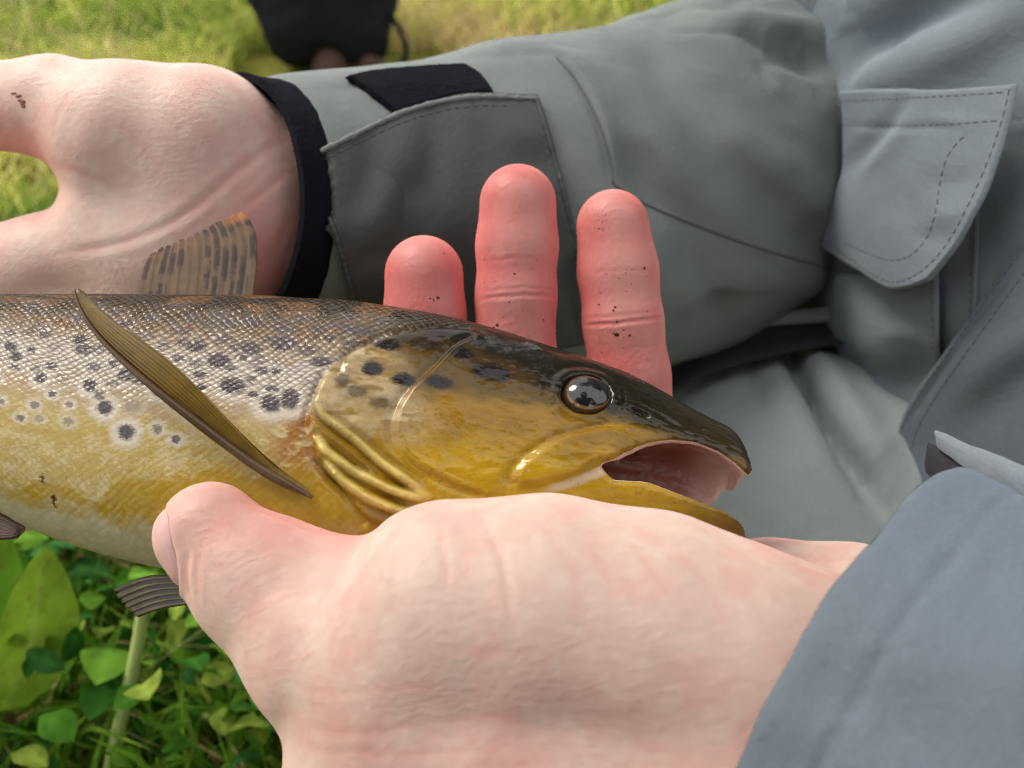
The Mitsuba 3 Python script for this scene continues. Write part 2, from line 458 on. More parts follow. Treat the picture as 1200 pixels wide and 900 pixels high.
def fish_field(h=0.7, gape=True):
    xs = np.arange(PX[0] - 2, 58, h)
    ys, zs = np.arange(-42, 34, h), np.arange(-21, 21, h)
    X, Y, Z = np.meshgrid(xs, ys, zs, indexing='ij')
    hh, cc, ww = (np.asarray(g(np.clip(xs, PX[0], PX[-1])))[:, None, None] for g in (prof_h, prof_c, prof_w))
    a, b = np.abs((Y - cc) / hh), np.abs(Z) / ww
    n = 2.15
    f = ((a ** n + b ** n) ** (1 / n) - 1) * np.minimum(hh, ww)
    f = np.maximum(f, np.maximum(xs - PX[-1], PX[0] - xs)[:, None, None])
    gap = mouth_gap(X, Y, Z, ww)
    k = 0.9 if gape else 1e-3
    gap = gap if gape else gap + 500
    g = -gap
    hh2 = np.clip(0.5 - 0.5 * (g - f) / k, 0, 1)
    f = g * (1 - hh2) + f * hh2 + k * hh2 * (1 - hh2)
    m = nets(gaussian_filter(f.astype(np.float32), 0.7), np.array([xs[0], ys[0], zs[0]]), h)
    return smooth_mesh(m, 3)


fish = fish_field(0.5) if not globals().get('DEV') else fish_field(1.0, False)
fish_b = fish.copy(); fish_b.vertices = fish_to_bench(fish.vertices)

# Features of the head in the fish's own side coordinates (mm): u along the body, v round it from the belly to the back.
MAX_UP = np.array([[0.0, -18.0], [-0.3, -15.6], [0.3, -14.2], [2.5, -10.5], [5.3, -6.8], [10.1, -1.4], [15.0, 2.3], [22.7, 7.5], [29.9, 11.0]])
MAX_LOW = np.array([[0.0, -18.0], [1.7, -19.2], [4.2, -19.1], [8.5, -17.4], [13.6, -14.5], [17.8, -10.6]])
PREOP = np.array([[-7.3, 26.9], [-9.9, 24.3], [-12.1, 21.4], [-16.0, 14.5], [-19.9, 8.1], [-22.1, 1.6], [-22.6, -4.5], [-20.9, -10.2], [-16.4, -14.7], [-11.4, -17.7], [-5.0, -20.2]])
GILL = np.array([[-37.5, 11.2], [-39.0, 4.6], [-40.0, -1.2], [-39.4, -6.1], [-37.7, -11.9], [-34.1, -16.4], [-30.6, -20.9], [-27.9, -24.7]])
RAY_A = np.array([[-38.4, 3.2], [-36.7, -1.2], [-31.0, -6.8], [-25.8, -12.7], [-19.3, -18.0], [-16.3, -20.8]])
RAY_B = np.array([[-37.7, -7.0], [-36.3, -9.8], [-30.7, -14.9], [-24.7, -18.4], [-20.3, -20.1], [-16.3, -21.0]])
RAY_C = np.array([[-35.8, -13.3], [-33.1, -16.5], [-28.2, -20.2], [-22.3, -22.9], [-20.0, -23.4]])
NAPE = np.array([[-35.1, 11.1], [-34.3, 15.5], [-32.4, 18.2], [-30.0, 20.0], [-26.8, 22.7], [-22.5, 24.8], [-16.8, 27.4], [-10.1, 29.1]])
NOSTRIL = np.array([[24.7, 14.4], [26.1, 14.2], [27.6, 13.5]])
EYE = np.array([15.2, -0.6, 12.3])


def fish_uv(q):
    c = prof_c(np.clip(q[:, 0], PX[0], PX[-1]))
    return np.stack([q[:, 0], 25 * np.arctan2(q[:, 1] - c, np.abs(q[:, 2]))], 1)


def sstep(a, b, x):
    t = np.clip((x - a) / (b - a), 0, 1)
    return t * t * (3 - 2 * t)


def sculpt_fish(m):
    """Plates, ridges and grooves of the head as real relief, the same on both cheeks."""
    import shapely
    q = np.asarray(m.vertices).copy()
    uv = fish_uv(q)
    n = normals(m)
    h = np.zeros(len(q))
    w = np.where(uv[:, 0] > -46)[0]
    p = uv[w]
    D = lambda line: dist_to(p, curve(line, 120))[0]
    g = np.zeros(len(w))
    poly = shapely.Polygon(np.vstack([curve(MAX_UP, 60), [(46, 5), (46, -9), (30, -6)], curve(MAX_LOW, 40)[::-1]])).buffer(0)
    sd = shapely.distance(poly.boundary, shapely.points(p)) * np.where(shapely.contains_xy(poly, p[:, 0], p[:, 1]), 1, -1)
    fade = 1 - sstep(20, 32, p[:, 0])
    g += 0.85 * sstep(-0.6, 2.4, sd) * fade - 0.4 * np.exp(-(D(MAX_UP) / 1.1) ** 2) * fade
    back = np.interp(p[:, 1], PREOP[::-1, 1], PREOP[::-1, 0])
    inside = sstep(-0.6, 0.6, p[:, 0] - back) * np.exp(-np.maximum(p[:, 0] - back, 0) / 9) * sstep(-22, -14, p[:, 1]) * (1 - sstep(22, 27, p[:, 1]))
    g += 0.55 * inside + 0.35 * np.exp(-(D(PREOP) / 0.8) ** 2)
    d = D(PREOP + [-1.5, -0.6])
    g -= 0.55 * np.exp(-(d / 0.9) ** 2)
    gl = np.interp(p[:, 1], GILL[::-1, 1], GILL[::-1, 0])
    g += 1.5 * sstep(-0.7, 0.5, p[:, 0] - gl) * np.exp(-np.maximum(p[:, 0] - gl, 0) / 12) * sstep(-27, -22, p[:, 1]) * (1 - sstep(8, 13, p[:, 1]))
    g -= 0.7 * np.exp(-(D(GILL + [-0.9, 0]) / 0.7) ** 2)
    for line, a, b in ((RAY_A, 0.95, 0.8), (RAY_B, 0.95, 0.75), (RAY_C, 0.85, 0.7), (RAY_A + [-0.6, -3.4], 0.6, 0.55), (RAY_B + [0.4, -3.0], 0.55, 0.5)):
        dd, t = dist_to(p, curve(line, 120))
        e = np.clip(np.minimum(t * 8, (1 - t) * 5), 0.15, 1)
        g += a * e * np.exp(-(dd / b) ** 2) - 0.7 * e * np.exp(-((dd - 1.6) / 0.6) ** 2)
    g -= 0.45 * np.exp(-(D(NAPE) / 0.8) ** 2)
    g -= 0.9 * np.exp(-(D(NOSTRIL) / 0.75) ** 2) - 0.35 * np.exp(-((D(NOSTRIL) - 1.5) / 0.7) ** 2)
    qe = q[w]; qe[:, 2] = np.abs(qe[:, 2])
    r = np.sqrt(((qe - EYE)[:, :2] ** 2 * [1, 1.25]).sum(1))
    near = qe[:, 2] > 4
    g += np.where(near, -2.2 * (1 - sstep(4.4, 5.6, r)) + 0.22 * np.exp(-((r - 6.2) / 0.9) ** 2) - 0.2 * np.exp(-((r - 8.2) / 0.9) ** 2), 0)
    g += 0.22 * (meshkit.fbm(np.concatenate([p * 0.28, p[:, :1] * 0], 1), 3, 2) - 0.5) + 0.30 * (meshkit.fbm(np.concatenate([p * [0.5, 0.9], p[:, :1] * 0], 1), 2, 9) - 0.5) * sstep(-14, 0, p[:, 0]) * (1 - sstep(12, 24, np.abs(p[:, 1] - 5)))
    h[w] = g
    m.vertices = q + n * h[:, None]
    return uv

# ------------------------------------------------------------------ the jacket
def loft(stations, sides=220, n=360, flat=0.92):
    """A tube through stations (px, py, z, radius mm) of the bench, its rings square to its run."""
    p = np.array([at(a, b, z) for a, b, z, r in stations]); r = np.array([s[3] for s in stations], float)
    s = np.concatenate([[0], np.cumsum(np.linalg.norm(np.diff(p, axis=0), axis=1))])
    t = np.linspace(0, s[-1], n)
    c, rr = gaussian_filter(CubicSpline(s, p)(t), (n / 40, 0), mode='nearest'), PchipInterpolator(s, r)(t)
    d = np.gradient(c, axis=0); d /= np.linalg.norm(d, axis=1, keepdims=True)
    u = np.cross(d, [0, 0, 1.0]); u /= np.linalg.norm(u, axis=1, keepdims=True)
    w = np.cross(d, u)
    ang = np.arange(sides) * 2 * np.pi / sides
    v = c[:, None] + rr[:, None, None] * (np.cos(ang)[None, :, None] * u[:, None] + flat * np.sin(ang)[None, :, None] * w[:, None])
    return v, c, d


def tube_mesh(v, wall=None):
    n, s = v.shape[:2]
    if wall is None:
        c = np.vstack([v.reshape(-1, 3), v[0].mean(0)[None], v[-1].mean(0)[None]])
        i = np.arange(s)
        f = np.vstack([ring_faces(n, s), np.stack([i * 0 + n * s, (i + 1) % s, i], 1), np.stack([i * 0 + n * s + 1, (n - 1) * s + i, (n - 1) * s + (i + 1) % s], 1)])
        m = trimesh.Trimesh(c, f, process=False)
    else:   # an open sleeve end: the first ring turns inside and runs back along the inner wall
        k = min(40, n)
        ctr = v[:k].mean(1, keepdims=True)
        inner = (ctr + (v[:k] - ctr) * (1 - wall / np.linalg.norm(v[:k] - ctr, axis=-1, keepdims=True)))[::-1]
        allv = np.concatenate([inner, v])
        N = len(allv)
        c = np.vstack([allv.reshape(-1, 3), v[-1].mean(0)[None]])
        i = np.arange(s)
        f = np.vstack([ring_faces(N, s), np.stack([i * 0 + N * s, (N - 1) * s + i, (N - 1) * s + (i + 1) % s], 1)])
        m = trimesh.Trimesh(c, f, process=False)
    m.fix_normals()
    return m


def reline(m, wall, sides, k=40, base=None):
    """Lays the inner wall of an open sleeve end back under its rumpled outside."""
    v = np.asarray(m.vertices).copy()
    n = (len(v) - 1) // sides
    k = min(k, n // 2)
    g = v[:n * sides].reshape(n, sides, 3)
    if base is not None:      # the hem itself keeps its run
        b0 = base[:n * sides].reshape(n, sides, 3)
        w = sstep(0, 26, np.arange(n) - k)[:, None, None]
        g[:] = b0 + (g - b0) * w
    out = g[k:2 * k]
    ctr = out.mean(1, keepdims=True)
    g[:k] = (ctr + (out - ctr) * (1 - wall / np.linalg.norm(out - ctr, axis=-1, keepdims=True)))[::-1]
    v[:n * sides] = g.reshape(-1, 3)
    m.vertices = v


SLEEVE = [(299, 247, 249, 37.8), (375, 250, 263, 43), (485, 255, 279, 49.5), (600, 257, 297, 60), (720, 243, 318, 63.5), (820, 204, 341, 66), (900, 150, 361, 61.5), (960, 110, 375, 60), (1080, 66, 402, 70), (1260, 50, 440, 78)]
sv, sc, sd = loft(SLEEVE)
sleeve = tube_mesh(sv, 1.6)
CUFF = [(271, 239, 241, 36.2), (329, 245, 253, 36.8), (388, 248, 265, 37)]
cv, _, _ = loft(CUFF, 160, 60)
cuff = tube_mesh(cv, 2.2)

NEAR = [(985, 846, 150, 48.5), (1050, 889, 143, 49), (1166, 968, 133, 49.5), (1366, 1106, 122, 51), (1700, 1270, 114, 56)]
nv, _, _ = loft(NEAR, 220, 300, 0.75)
_i = np.arange(len(nv))[:, None]
_pk = meshkit.noise(np.stack([np.arange(220) * 0.55 + 0 * _i, _i * 0.12 + 0 * np.arange(220), 0 * _i + np.zeros(220)], -1), 4)
_hem = -0.4 * np.exp(-((_i - 34) / 3.5) ** 2) + 0.4 * np.exp(-((_i - 8) / 9.0) ** 2) + 0.45 * (_pk - 0.5) * np.exp(-((_i - 34) / 16.0) ** 2)
_ct = nv.mean(1, keepdims=True)
nv = _ct + (nv - _ct) * (1 + _hem[..., None] / np.linalg.norm(nv - _ct, axis=-1, keepdims=True))
near_sleeve = tube_mesh(nv, 1.8)


def torso_mesh():
    rows = [(-700, 1010, 270, 95, 120), (-350, 968, 278, 130, 150), (-100, 968, 286, 140, 160), (0, 974, 290, 140, 160), (60, 980, 291, 140, 160), (110, 984, 292, 140, 160), (200, 988, 296, 140, 160), (300, 988, 301, 140, 160),
            (380, 990, 307, 140, 160), (440, 1003, 314, 138, 158), (510, 1045, 318, 130, 150), (600, 1085, 322, 120, 140), (700, 1120, 330, 110, 130)]
    n, s = 260, 260
    y = np.array([r[0] for r in rows], float)
    t = np.linspace(y[0], y[-1], n)
    xl, z, rx, rz = (PchipInterpolator(y, np.array([r[k] for r in rows], float))(t) for k in (1, 2, 3, 4))
    L = at(xl, t, z)
    ang = np.arange(s) * 2 * np.pi / s
    e = 2.3
    ca, sa = np.cos(ang), np.sin(ang)
    rad = (np.abs(ca) ** e + np.abs(sa) ** e) ** (-1 / e)
    v = L[:, None] + np.stack([rx[:, None] * (1 + ca * rad), np.zeros((n, s)), rz[:, None] * sa * rad + 0.25 * rz[:, None]], -1)
    return tube_mesh(v)


torso = torso_mesh()

thigh_f = Field((-40, -60, 230), (300, 180, 470), 2.5)
thigh_f.chain([(at(560, 690, 350), 55), (at(740, 640, 350), 62), (at(900, 604, 346), 66), (at(1110, 590, 345), 74), (at(1300, 620, 360), 85)], 10)
thigh_f.chain([(at(560, 690, 350), 55), (at(620, 760, 400), 50), (at(760, 800, 420), 46)], 10)
thigh = thigh_f.mesh(0.8, 6)

lower_panel_grid = coons(
    [at(1205, 278, 236), at(1300, 215, 222), at(1420, 150, 204)],
    [at(1038, 640, 296), at(1150, 700, 262), at(1300, 740, 225)],
    [at(1205, 278, 236), at(1150, 350, 247), at(1100, 420, 262), at(1056, 490, 282), at(1040, 545, 292), at(1038, 640, 296)],
    [at(1420, 150, 204), at(1400, 400, 210), at(1300, 740, 225)], 120, 120)
pocket_flap_grid = coons(
    [at(981, 107, 290), at(1040, 104, 263), at(1110, 104, 241), at(1190, 97, 222)],
    [at(959, 288, 305), at(1000, 316, 283), at(1050, 339, 261), at(1085, 326, 247)],
    [at(981, 107, 290), at(984, 190, 292), at(972, 240, 296), at(959, 288, 305)],
    [at(1190, 97, 222), at(1172, 170, 225), at(1137, 255, 232), at(1085, 326, 247)], 120, 120)

# ------------------------------------------------------------------ the ground
def ground_mesh(n=160, R=60):
    a = np.concatenate([np.linspace(0, 4, 90), np.geomspace(4.2, R, 30)])
    xs = np.concatenate([-a[:0:-1], a])
    X, Y = np.meshgrid(xs, xs, indexing='ij')
    Z = 0.02 * (meshkit.fbm(np.stack([X * 1.5, Y * 1.5, X * 0], -1), 3, 5) - 0.5)
    v = np.stack([X, Y, Z], -1).reshape(-1, 3)
    k = len(xs)
    return v, ring_faces(k, k, False)[:, ::-1]


def ground_col(p, n, uv):
    a = mikit.fbm(p.x * 7, p.y * 7, 0, 4)
    b = mikit.noise(p.x * 90, p.y * 90, 3)
    return mikit.mix((0.07, 0.09, 0.018), (0.24, 0.22, 0.05), a * 0.7 + b * 0.3)


scene['ground_mat'] = {'type': 'twosided', 'b': {'type': 'diffuse', 'reflectance': mikit.proc(ground_col)}}


# ================================================================== person: hands
def pale(n, c):
    return np.tile(np.array(c, float), (n, 1))


def blend(col, c, w):
    w = np.clip(w, 0, 1)[:, None]
    return col * (1 - w) + np.array(c) * w


SKIN, PINK, RED, CREAM = (0.605, 0.43, 0.37), (0.61, 0.335, 0.295), (0.58, 0.145, 0.138), (0.66, 0.53, 0.455)


def skin_colour(v, red, cream, seed):
    q = v / 9.0
    a, b, c = meshkit.fbm(q, 4, seed), meshkit.fbm(q * 2.3 + 7, 3, seed + 3), meshkit.fbm(v / 1.3, 2, seed + 5)
    col = pale(len(v), SKIN)
    col = blend(col, PINK, sstep(0.40, 0.66, a) * 0.45)
    col = blend(col, CREAM, sstep(0.45, 0.72, b) * 0.35 + cream)
    col = blend(col, RED, red)
    d = meshkit.fbm(v / 0.9, 2, seed + 9)
    col = blend(col, RED, 0.10 * sstep(0.50, 0.75, meshkit.fbm(v / 3.2, 3, seed + 12)))
    return col * (0.94 + 0.07 * c + 0.06 * d)[:, None]


def creases(m, surf, lines, amp, wid):
    """Lines of the skin: pressed in, with slightly swollen lips; returns how deep each vertex lies in one."""
    n = normals(m)
    deep = np.zeros(len(m.vertices))
    for k, line in enumerate(lines):
        a = amp[k] if hasattr(amp, '__len__') else amp
        p = surf.hit(curve(np.array(line, float), 40))
        p = p + 0.25 * (meshkit.noise(p * 0.7, 40 + k)[:, None] - 0.5)
        d, t = dist_to(m.vertices, p, 0.2)
        e = np.clip(np.minimum(t, 1 - t) * 5, 0, 1)
        g = e * (-np.exp(-(d / wid) ** 2) + 0.35 * np.exp(-((d - 2.1 * wid) / wid) ** 2))
        m.vertices = m.vertices + n * (a * g)[:, None]
        deep = np.maximum(deep, e * np.exp(-(d / (0.9 * wid)) ** 2))
    return deep


def skin_wrinkles(m, amp, seed, stretch):
    n = normals(m)
    q = np.asarray(m.vertices) * np.asarray(stretch)
    w = meshkit.fbm(np.asarray(m.vertices) / 6.0, 2, seed + 1) * 1.6
    r = 1 - np.abs(2 * meshkit.noise(q + w[:, None], seed) - 1)
    r2 = 1 - np.abs(2 * meshkit.noise(q[:, [1, 0, 2]] * 1.2 + 3 + w[:, None], seed + 2) - 1)
    m.vertices = m.vertices - n * (amp * (r ** 3 + 0.7 * r2 ** 3))[:, None]


def finish_near_hand(m):
    surf = Surface(m)
    m = trimesh.Trimesh(*trimesh.remesh.subdivide(m.vertices, m.faces), process=False)
    smooth_mesh(m, 2)
    v = np.asarray(m.vertices)
    skin_wrinkles(m, 0.022 * (1 - 0.8 * sstep(192, 202, v[:, 2])), 11, (0.30, 0.85, 0.5))
    palm = [[(563, 604), (576, 630), (588, 655), (594, 690), (609, 752)], [(515, 606), (521, 655), (529, 700)], [(457, 618), (455, 650), (461, 680)], [(627, 606), (645, 632), (664, 657), (688, 702)],
            [(690, 640), (712, 675), (729, 709)], [(733, 630), (757, 660), (782, 695)], [(223, 640), (219, 672), (226, 706)], [(235, 640), (231, 670), (234, 705)], [(330, 795), (400, 812), (480, 806), (540, 815)],
            [(345, 850), (430, 858), (520, 846), (620, 850)], [(360, 880), (470, 884), (600, 876)], [(500, 770), (560, 762), (640, 768)], [(300, 598), (335, 610), (382, 630)], [(780, 640), (830, 690), (850, 740)]]
    nd, nn = np.array([-0.30, -0.95, 0.05]), np.array([-0.84, 0.26, -0.48])
    nn -= nd * (nn @ nd) / (nd @ nd); nn /= np.linalg.norm(nn); nd /= np.linalg.norm(nd)
    rel = v - at(240, 630, 163)
    e = 2.6
    rr = ((np.abs(rel @ nd) / 7.4) ** e + (np.abs(rel @ np.cross(nd, nn)) / 6.3) ** e) ** (1 / e)
    rr = np.where(rel @ nn > 2, rr, 9)
    m.vertices = v + nn * (-0.5 * np.exp(-((rr - 1.0) / 0.08) ** 2) + 0.45 * np.exp(-((rr - 1.22) / 0.12) ** 2) * (rel @ nd < 5.5))[:, None]
    v = np.asarray(m.vertices)
    deep = creases(m, surf, palm, [0.17, 0.10, 0.12, 0.10, 0.07, 0.07, 0.22, 0.16, 0.04, 0.05, 0.05, 0.03, 0.16, 0.06], 0.75)
    fing = [[(679, 381), (730, 378), (780, 371)], [(682, 373), (730, 370), (776, 364)], [(560, 351), (607, 346), (653, 347)], [(562, 343), (607, 338), (653, 340)], [(572, 306), (605, 302), (640, 305)], [(690, 320), (730, 316), (765, 318)]]
    deep = np.maximum(deep, creases(m, surf, fing, [0.24, 0.10, 0.20, 0.09, 0.07, 0.05], 0.5))
    fingers = sstep(196, 205, v[:, 2]) * (1 - sstep(20, 45, v[:, 1]))
    tip = np.exp(-(np.linalg.norm(v - at(246, 612, 160), axis=1) / 14) ** 2)
    web = np.exp(-(np.linalg.norm((v - at(370, 610, 165)) * [0.6, 1, 1], axis=1) / 12) ** 2)
    red = fingers * (0.85 + 0.5 * (meshkit.fbm(v / 11, 3, 21) - 0.5)) + 0.25 * tip + 0.45 * web + 0.10 * deep + 0.16 * sstep(0.5, 0.7, meshkit.fbm(v / 14, 3, 77))
    col = skin_colour(v, red, 0.0 * red, 4)
    return m, col, surf


def finish_far_hand(m):
    surf = Surface(m)
    m = trimesh.Trimesh(*trimesh.remesh.subdivide(m.vertices, m.faces), process=False)
    smooth_mesh(m, 2)
    v = np.asarray(m.vertices)
    skin_wrinkles(m, 0.018, 15, (0.4, 0.5, 0.4))
    lines = [[(335, 165), (290, 192), (250, 225), (205, 258), (140, 285), (60, 297)], [(338, 200), (312, 222), (283, 246)], [(342, 250), (330, 275), (322, 300)], [(100, 90), (75, 120), (58, 160)], [(140, 140), (165, 170), (190, 200)], [(62, 195), (100, 205), (150, 235)]]
    deep = creases(m, surf, lines, [0.27, 0.16, 0.10, 0.08, 0.07, 0.10], 1.2)
    edge = np.exp(-(np.linalg.norm((v - at(30, 190, 232)) * [0.7, 1, 0.7], axis=1) / 12) ** 2) + np.exp(-(np.linalg.norm((v - at(320, 320, 232)) * [0.8, 0.6, 0.6], axis=1) / 15) ** 2)  # redness of the web, plus a painted reddish shadow beside the fish
    red = 0.15 * deep + 0.65 * edge + 0.12 * sstep(-62, -90, -v[:, 0])
    cream = 0.5 * np.exp(-((v - at(150, 250, 222)) ** 2 * [0.0012, 0.004, 0.001]).sum(1))
    return m, skin_colour(v, red, cream, 8), surf


# ================================================================== person: cloth
def sew(surf, px, key, lift=0.15, dash=1.7, gap=1.0, r=0.16, mat='seam_thread'):
    """A row of stitches along a line on a surface (stuff of that part)."""
    p = surf.hit(curve(np.array(px, float), 160), lift)
    s = np.concatenate([[0], np.cumsum(np.linalg.norm(np.diff(p, axis=0), axis=1))])
    out = []
    a = 0.0
    while a + dash < s[-1]:
        t = a + dash * np.array([0, 0.25, 0.75, 1])
        q = np.stack([np.interp(t, s, p[:, k]) for k in range(3)], 1)
        out.append(tube(q, r * np.array([0.5, 1, 1, 0.5]), 5))
        a += dash + gap
    return out


def stitches(key, meshes, mat='seam_thread'):
    put(key, trimesh.util.concatenate(meshes), mat, True, kind='stuff')


def cord(key, surf, px, r, lift, mat, wob=0.0, n=120):
    p = surf.hit(curve(np.array(px, float), n), lift)
    rr = r * (1 + wob * (2 * meshkit.noise(np.stack([np.arange(n) * 0.45, np.arange(n) * 0, np.arange(n) * 0], -1), 3) - 1))
    put(key, tube(p + wob * 0.5 * (meshkit.noise(p * 1.1, 5)[:, None] - 0.5), rr, 8), mat)


def patch(surf, top, bottom, left, right, lift, n=60, m=60):
    c2 = lambda l: [(x, y, 0) for x, y in l]
    G = coons(c2(top), c2(bottom), c2(left), c2(right), n, m)
    P = surf.hit(G[..., :2].reshape(-1, 2), lift).reshape(n, m, 3)
    return gaussian_filter(P, (1.2, 1.2, 0))


def push(m, surf, lines):
    for px, amp, wid in lines:
        fold(m, surf.hit(curve(np.array(px, float), 40)), amp, wid)


def push_grid(G, lines):
    """Folds in a grid of bench points; lines in bench points."""
    n = grid_normals(G)
    if (n[..., 2]).sum() > 0:
        n = -n
    h = np.zeros(G.shape[:2])
    for line, amp, wid in lines:
        h += amp * crease_height(G.reshape(-1, 3), line, wid).reshape(h.shape)
    return G + n * h[..., None]


def build_person():
    tag('person', 'person in a grey rain jacket holding the trout in both bare hands', 'person')
    m, col, surf = finish_near_hand(hand)
    put('person__hand', m, 'skin', True, color=col, label='left hand with its thumb over the belly and three fingers raised behind the head of the fish')
    # thumb nail: a domed plate laid on the thumb
    c, d = at(240, 630, 163), np.array([-0.30, -0.95, 0.05])
    n = np.array([-0.84, 0.26, -0.48]); n -= d * (n @ d); n /= np.linalg.norm(n); d /= np.linalg.norm(d)
    b = np.cross(d, n)
    rr, aa = np.meshgrid(np.linspace(0, 1, 18), np.linspace(0, 2 * np.pi, 49)[:-1], indexing='ij')
    e = 2.6
    sup = (np.abs(np.cos(aa)) ** e + np.abs(np.sin(aa)) ** e) ** (-1 / e)
    P = c + n * 16 + (rr * sup * np.cos(aa) * 7.4)[..., None] * d + (rr * sup * np.sin(aa) * 6.3)[..., None] * b
    loc, ri, ti = surf.ray.intersects_location(P.reshape(-1, 3), np.tile(-n, (P.size // 3, 1)), multiple_hits=False)
    Q = P.reshape(-1, 3) - n * 10; Q[ri] = loc
    Q = Q.reshape(P.shape) + n * (0.62 * (1 - rr ** 8) - 0.3 * rr ** 8)[..., None]
    f = ring_faces(18, 48)
    put('person__hand__nail', trimesh.Trimesh(Q.reshape(-1, 3), f, process=False), 'nail', True)
    specks = []
    for x, y, r in [(603, 321, .30), (583, 381, .42), (579, 384, .25), (597, 354, .22), (637, 375, .24), (513, 349, .34), (508, 352, .3), (504, 350, .2), (755, 314, .3), (723, 392, .5), (731, 387, .3), (738, 393, .26), (721, 360, .3), (702, 357, .25), (719, 364, .28),
                    (711, 321, .22), (723, 377, .2), (520, 297, .2), (719, 391, .2), (686, 337, .18), (650, 292, .2), (590, 372, .18), (730, 408, .16), (705, 413, .18)] + [(697 + 16 * rng.random(), 247 + 24 * rng.random(), .13) for _ in range(22)] + [(700 + 60 * rng.random(), 300 + 110 * rng.random(), .12) for _ in range(26)] + [(565 + 80 * rng.random(), 290 + 110 * rng.random(), .12) for _ in range(16)]:
        p = surf.hit(np.array([[x, y]], float), -0.02)[0]
        s = trimesh.creation.icosphere(1, r)
        s.vertices = s.vertices * (0.7 + 0.7 * rng.random((1, 3))) * [1, 1, 0.6] + p
        specks.append(s)
    put('person__hand__dirt', trimesh.util.concatenate(specks), 'dirt', True, kind='stuff')

    m, col, surf = finish_far_hand(hand_b)
    put('person__hand_001', m, 'skin', True, color=col, label='right hand held palm up behind the back of the fish')
    cut = []
    for k in range(9):
        p = surf.hit(np.array([[14 + 2.0 * k + rng.normal() * 1.2, 108 + 1.8 * k + rng.normal() * 1.6]]), 0.0)[0]
        s = trimesh.creation.icosphere(1, 0.35 + 0.3 * rng.random()); s.vertices = s.vertices * [1.3, 0.8, 0.5] + p; cut.append(s)
    put('person__hand_001__scratch', trimesh.util.concatenate(cut), 'scab', True, kind='stuff')

    # ---- jacket body and far sleeve
    ts = Surface(torso)
    push(torso, ts, [([(985, 95), (1010, 60), (1060, 25), (1120, 5), (1180, -30)], -9, 8), ([(990, 120), (1040, 85), (1110, 55), (1190, 10)], 5, 9), ([(1000, 420), (1060, 440), (1120, 420)], -3, 8), ([(1130, 110), (1180, 60), (1230, 40)], -4, 10),
                     ([(995, 350), (1040, 420), (1045, 500)], 3, 9), ([(1175, 130), (1155, 220), (1120, 330)], -5, 9)])
    rumple(torso, 45, 2.0, 3); rumple(torso, 16, 0.5, 5); creased(torso, 26, -1.6, 63); creased(torso, 15, 0.8, 64)
    put('person__jacket', torso, 'grey_shell', 60, label='grey rain jacket with a flapped chest pocket')
    sleeve_0 = np.asarray(sleeve.vertices).copy()
    ss = Surface(sleeve)
    push(sleeve, ss, [([(655, 60), (690, 110), (712, 170), (718, 215)], -1.2, 1.6), ([(560, 60), (600, 55), (650, 70)], 2.0, 10), ([(760, 60), (800, 110), (860, 150)], -4.5, 9), ([(770, 100), (830, 140), (930, 230), (985, 280)], 4.5, 11),
                      ([(800, 130), (860, 190), (930, 250), (990, 300)], -5, 9), ([(740, 180), (790, 240), (870, 300)], -4, 8), ([(725, 130), (750, 190), (760, 260)], -3, 7), ([(880, 40), (930, 60), (985, 70)], -5, 7), ([(830, 20), (890, 25), (970, 35)], 3, 7),
                      ([(790, 330), (840, 350), (900, 340), (980, 330)], 4, 8), ([(800, 380), (860, 365), (940, 345)], -4, 7), ([(650, 250), (665, 330), (670, 420)], -3, 6), ([(790, 290), (830, 330), (850, 390)], -3.5, 7), ([(700, 240), (740, 300), (770, 380)], 3, 9)])
    rumple(sleeve, 38, 2.4, 11, (0.6, 1, 1)); rumple(sleeve, 13, 0.45, 12); creased(sleeve, 24, -1.5, 61, (0.7, 1.3, 1)); creased(sleeve, 15, 0.8, 62, (1.2, 0.7, 1))
    reline(sleeve, 1.6, 220, 40, sleeve_0)
    put('person__jacket__sleeve', sleeve, 'grass_lit_shell', 60, label='sleeve of the right arm with a dark wrist tab')
    ss = Surface(sleeve)
    rumple(cuff, 9, 0.5, 2)
    reline(cuff, 2.2, 160)
    put('person__jacket__cuff', cuff, 'black_fleece', 60, label='black stretch cuff inside the sleeve end')
    tab_top = [(360, 186), (395, 167), (430, 150), (470, 132), (515, 119), (560, 113), (600, 114), (630, 115)]
    tab_l = [(360, 186), (372, 225), (387, 268), (402, 320), (414, 362)]
    tab_r = [(630, 115), (643, 155), (660, 215), (676, 280), (690, 400)]
    G = patch(ss, tab_top, [(414, 362), (480, 385), (600, 410), (690, 400)], tab_l, tab_r, 2.6, 90, 110)
    tl = lambda pts: ss.hit(curve(np.array(pts, float), 30), 2.6)
    G = push_grid(G, [(tl([(470, 150), (465, 200), (440, 260), (425, 330)]), 1.4, 5), (tl([(500, 140), (505, 180), (495, 230)]), -1.0, 4), (tl([(385, 265), (420, 262), (445, 250)]), 1.2, 4), (tl([(400, 320), (430, 300), (455, 290)]), -1.0, 4),
                      (tl([(540, 130), (545, 165), (540, 200)]), 0.8, 4), (tl([(590, 150), (620, 165), (645, 160)]), 1.0, 5), (tl([(600, 190), (630, 195), (655, 190)]), -1.0, 5), (tl([(430, 165), (430, 200), (415, 240)]), -1.1, 4)])
    G = G + 0.5 * (meshkit.fbm(G / 14, 3, 9)[..., None] - 0.5) * grid_normals(G)
    put('person__jacket__wrist_tab', slab(G, 1.5), 'tab_shell', 50, label='dark grey rectangular tab round the wrist')
    tsf = Surface(slab(G, 1.5))
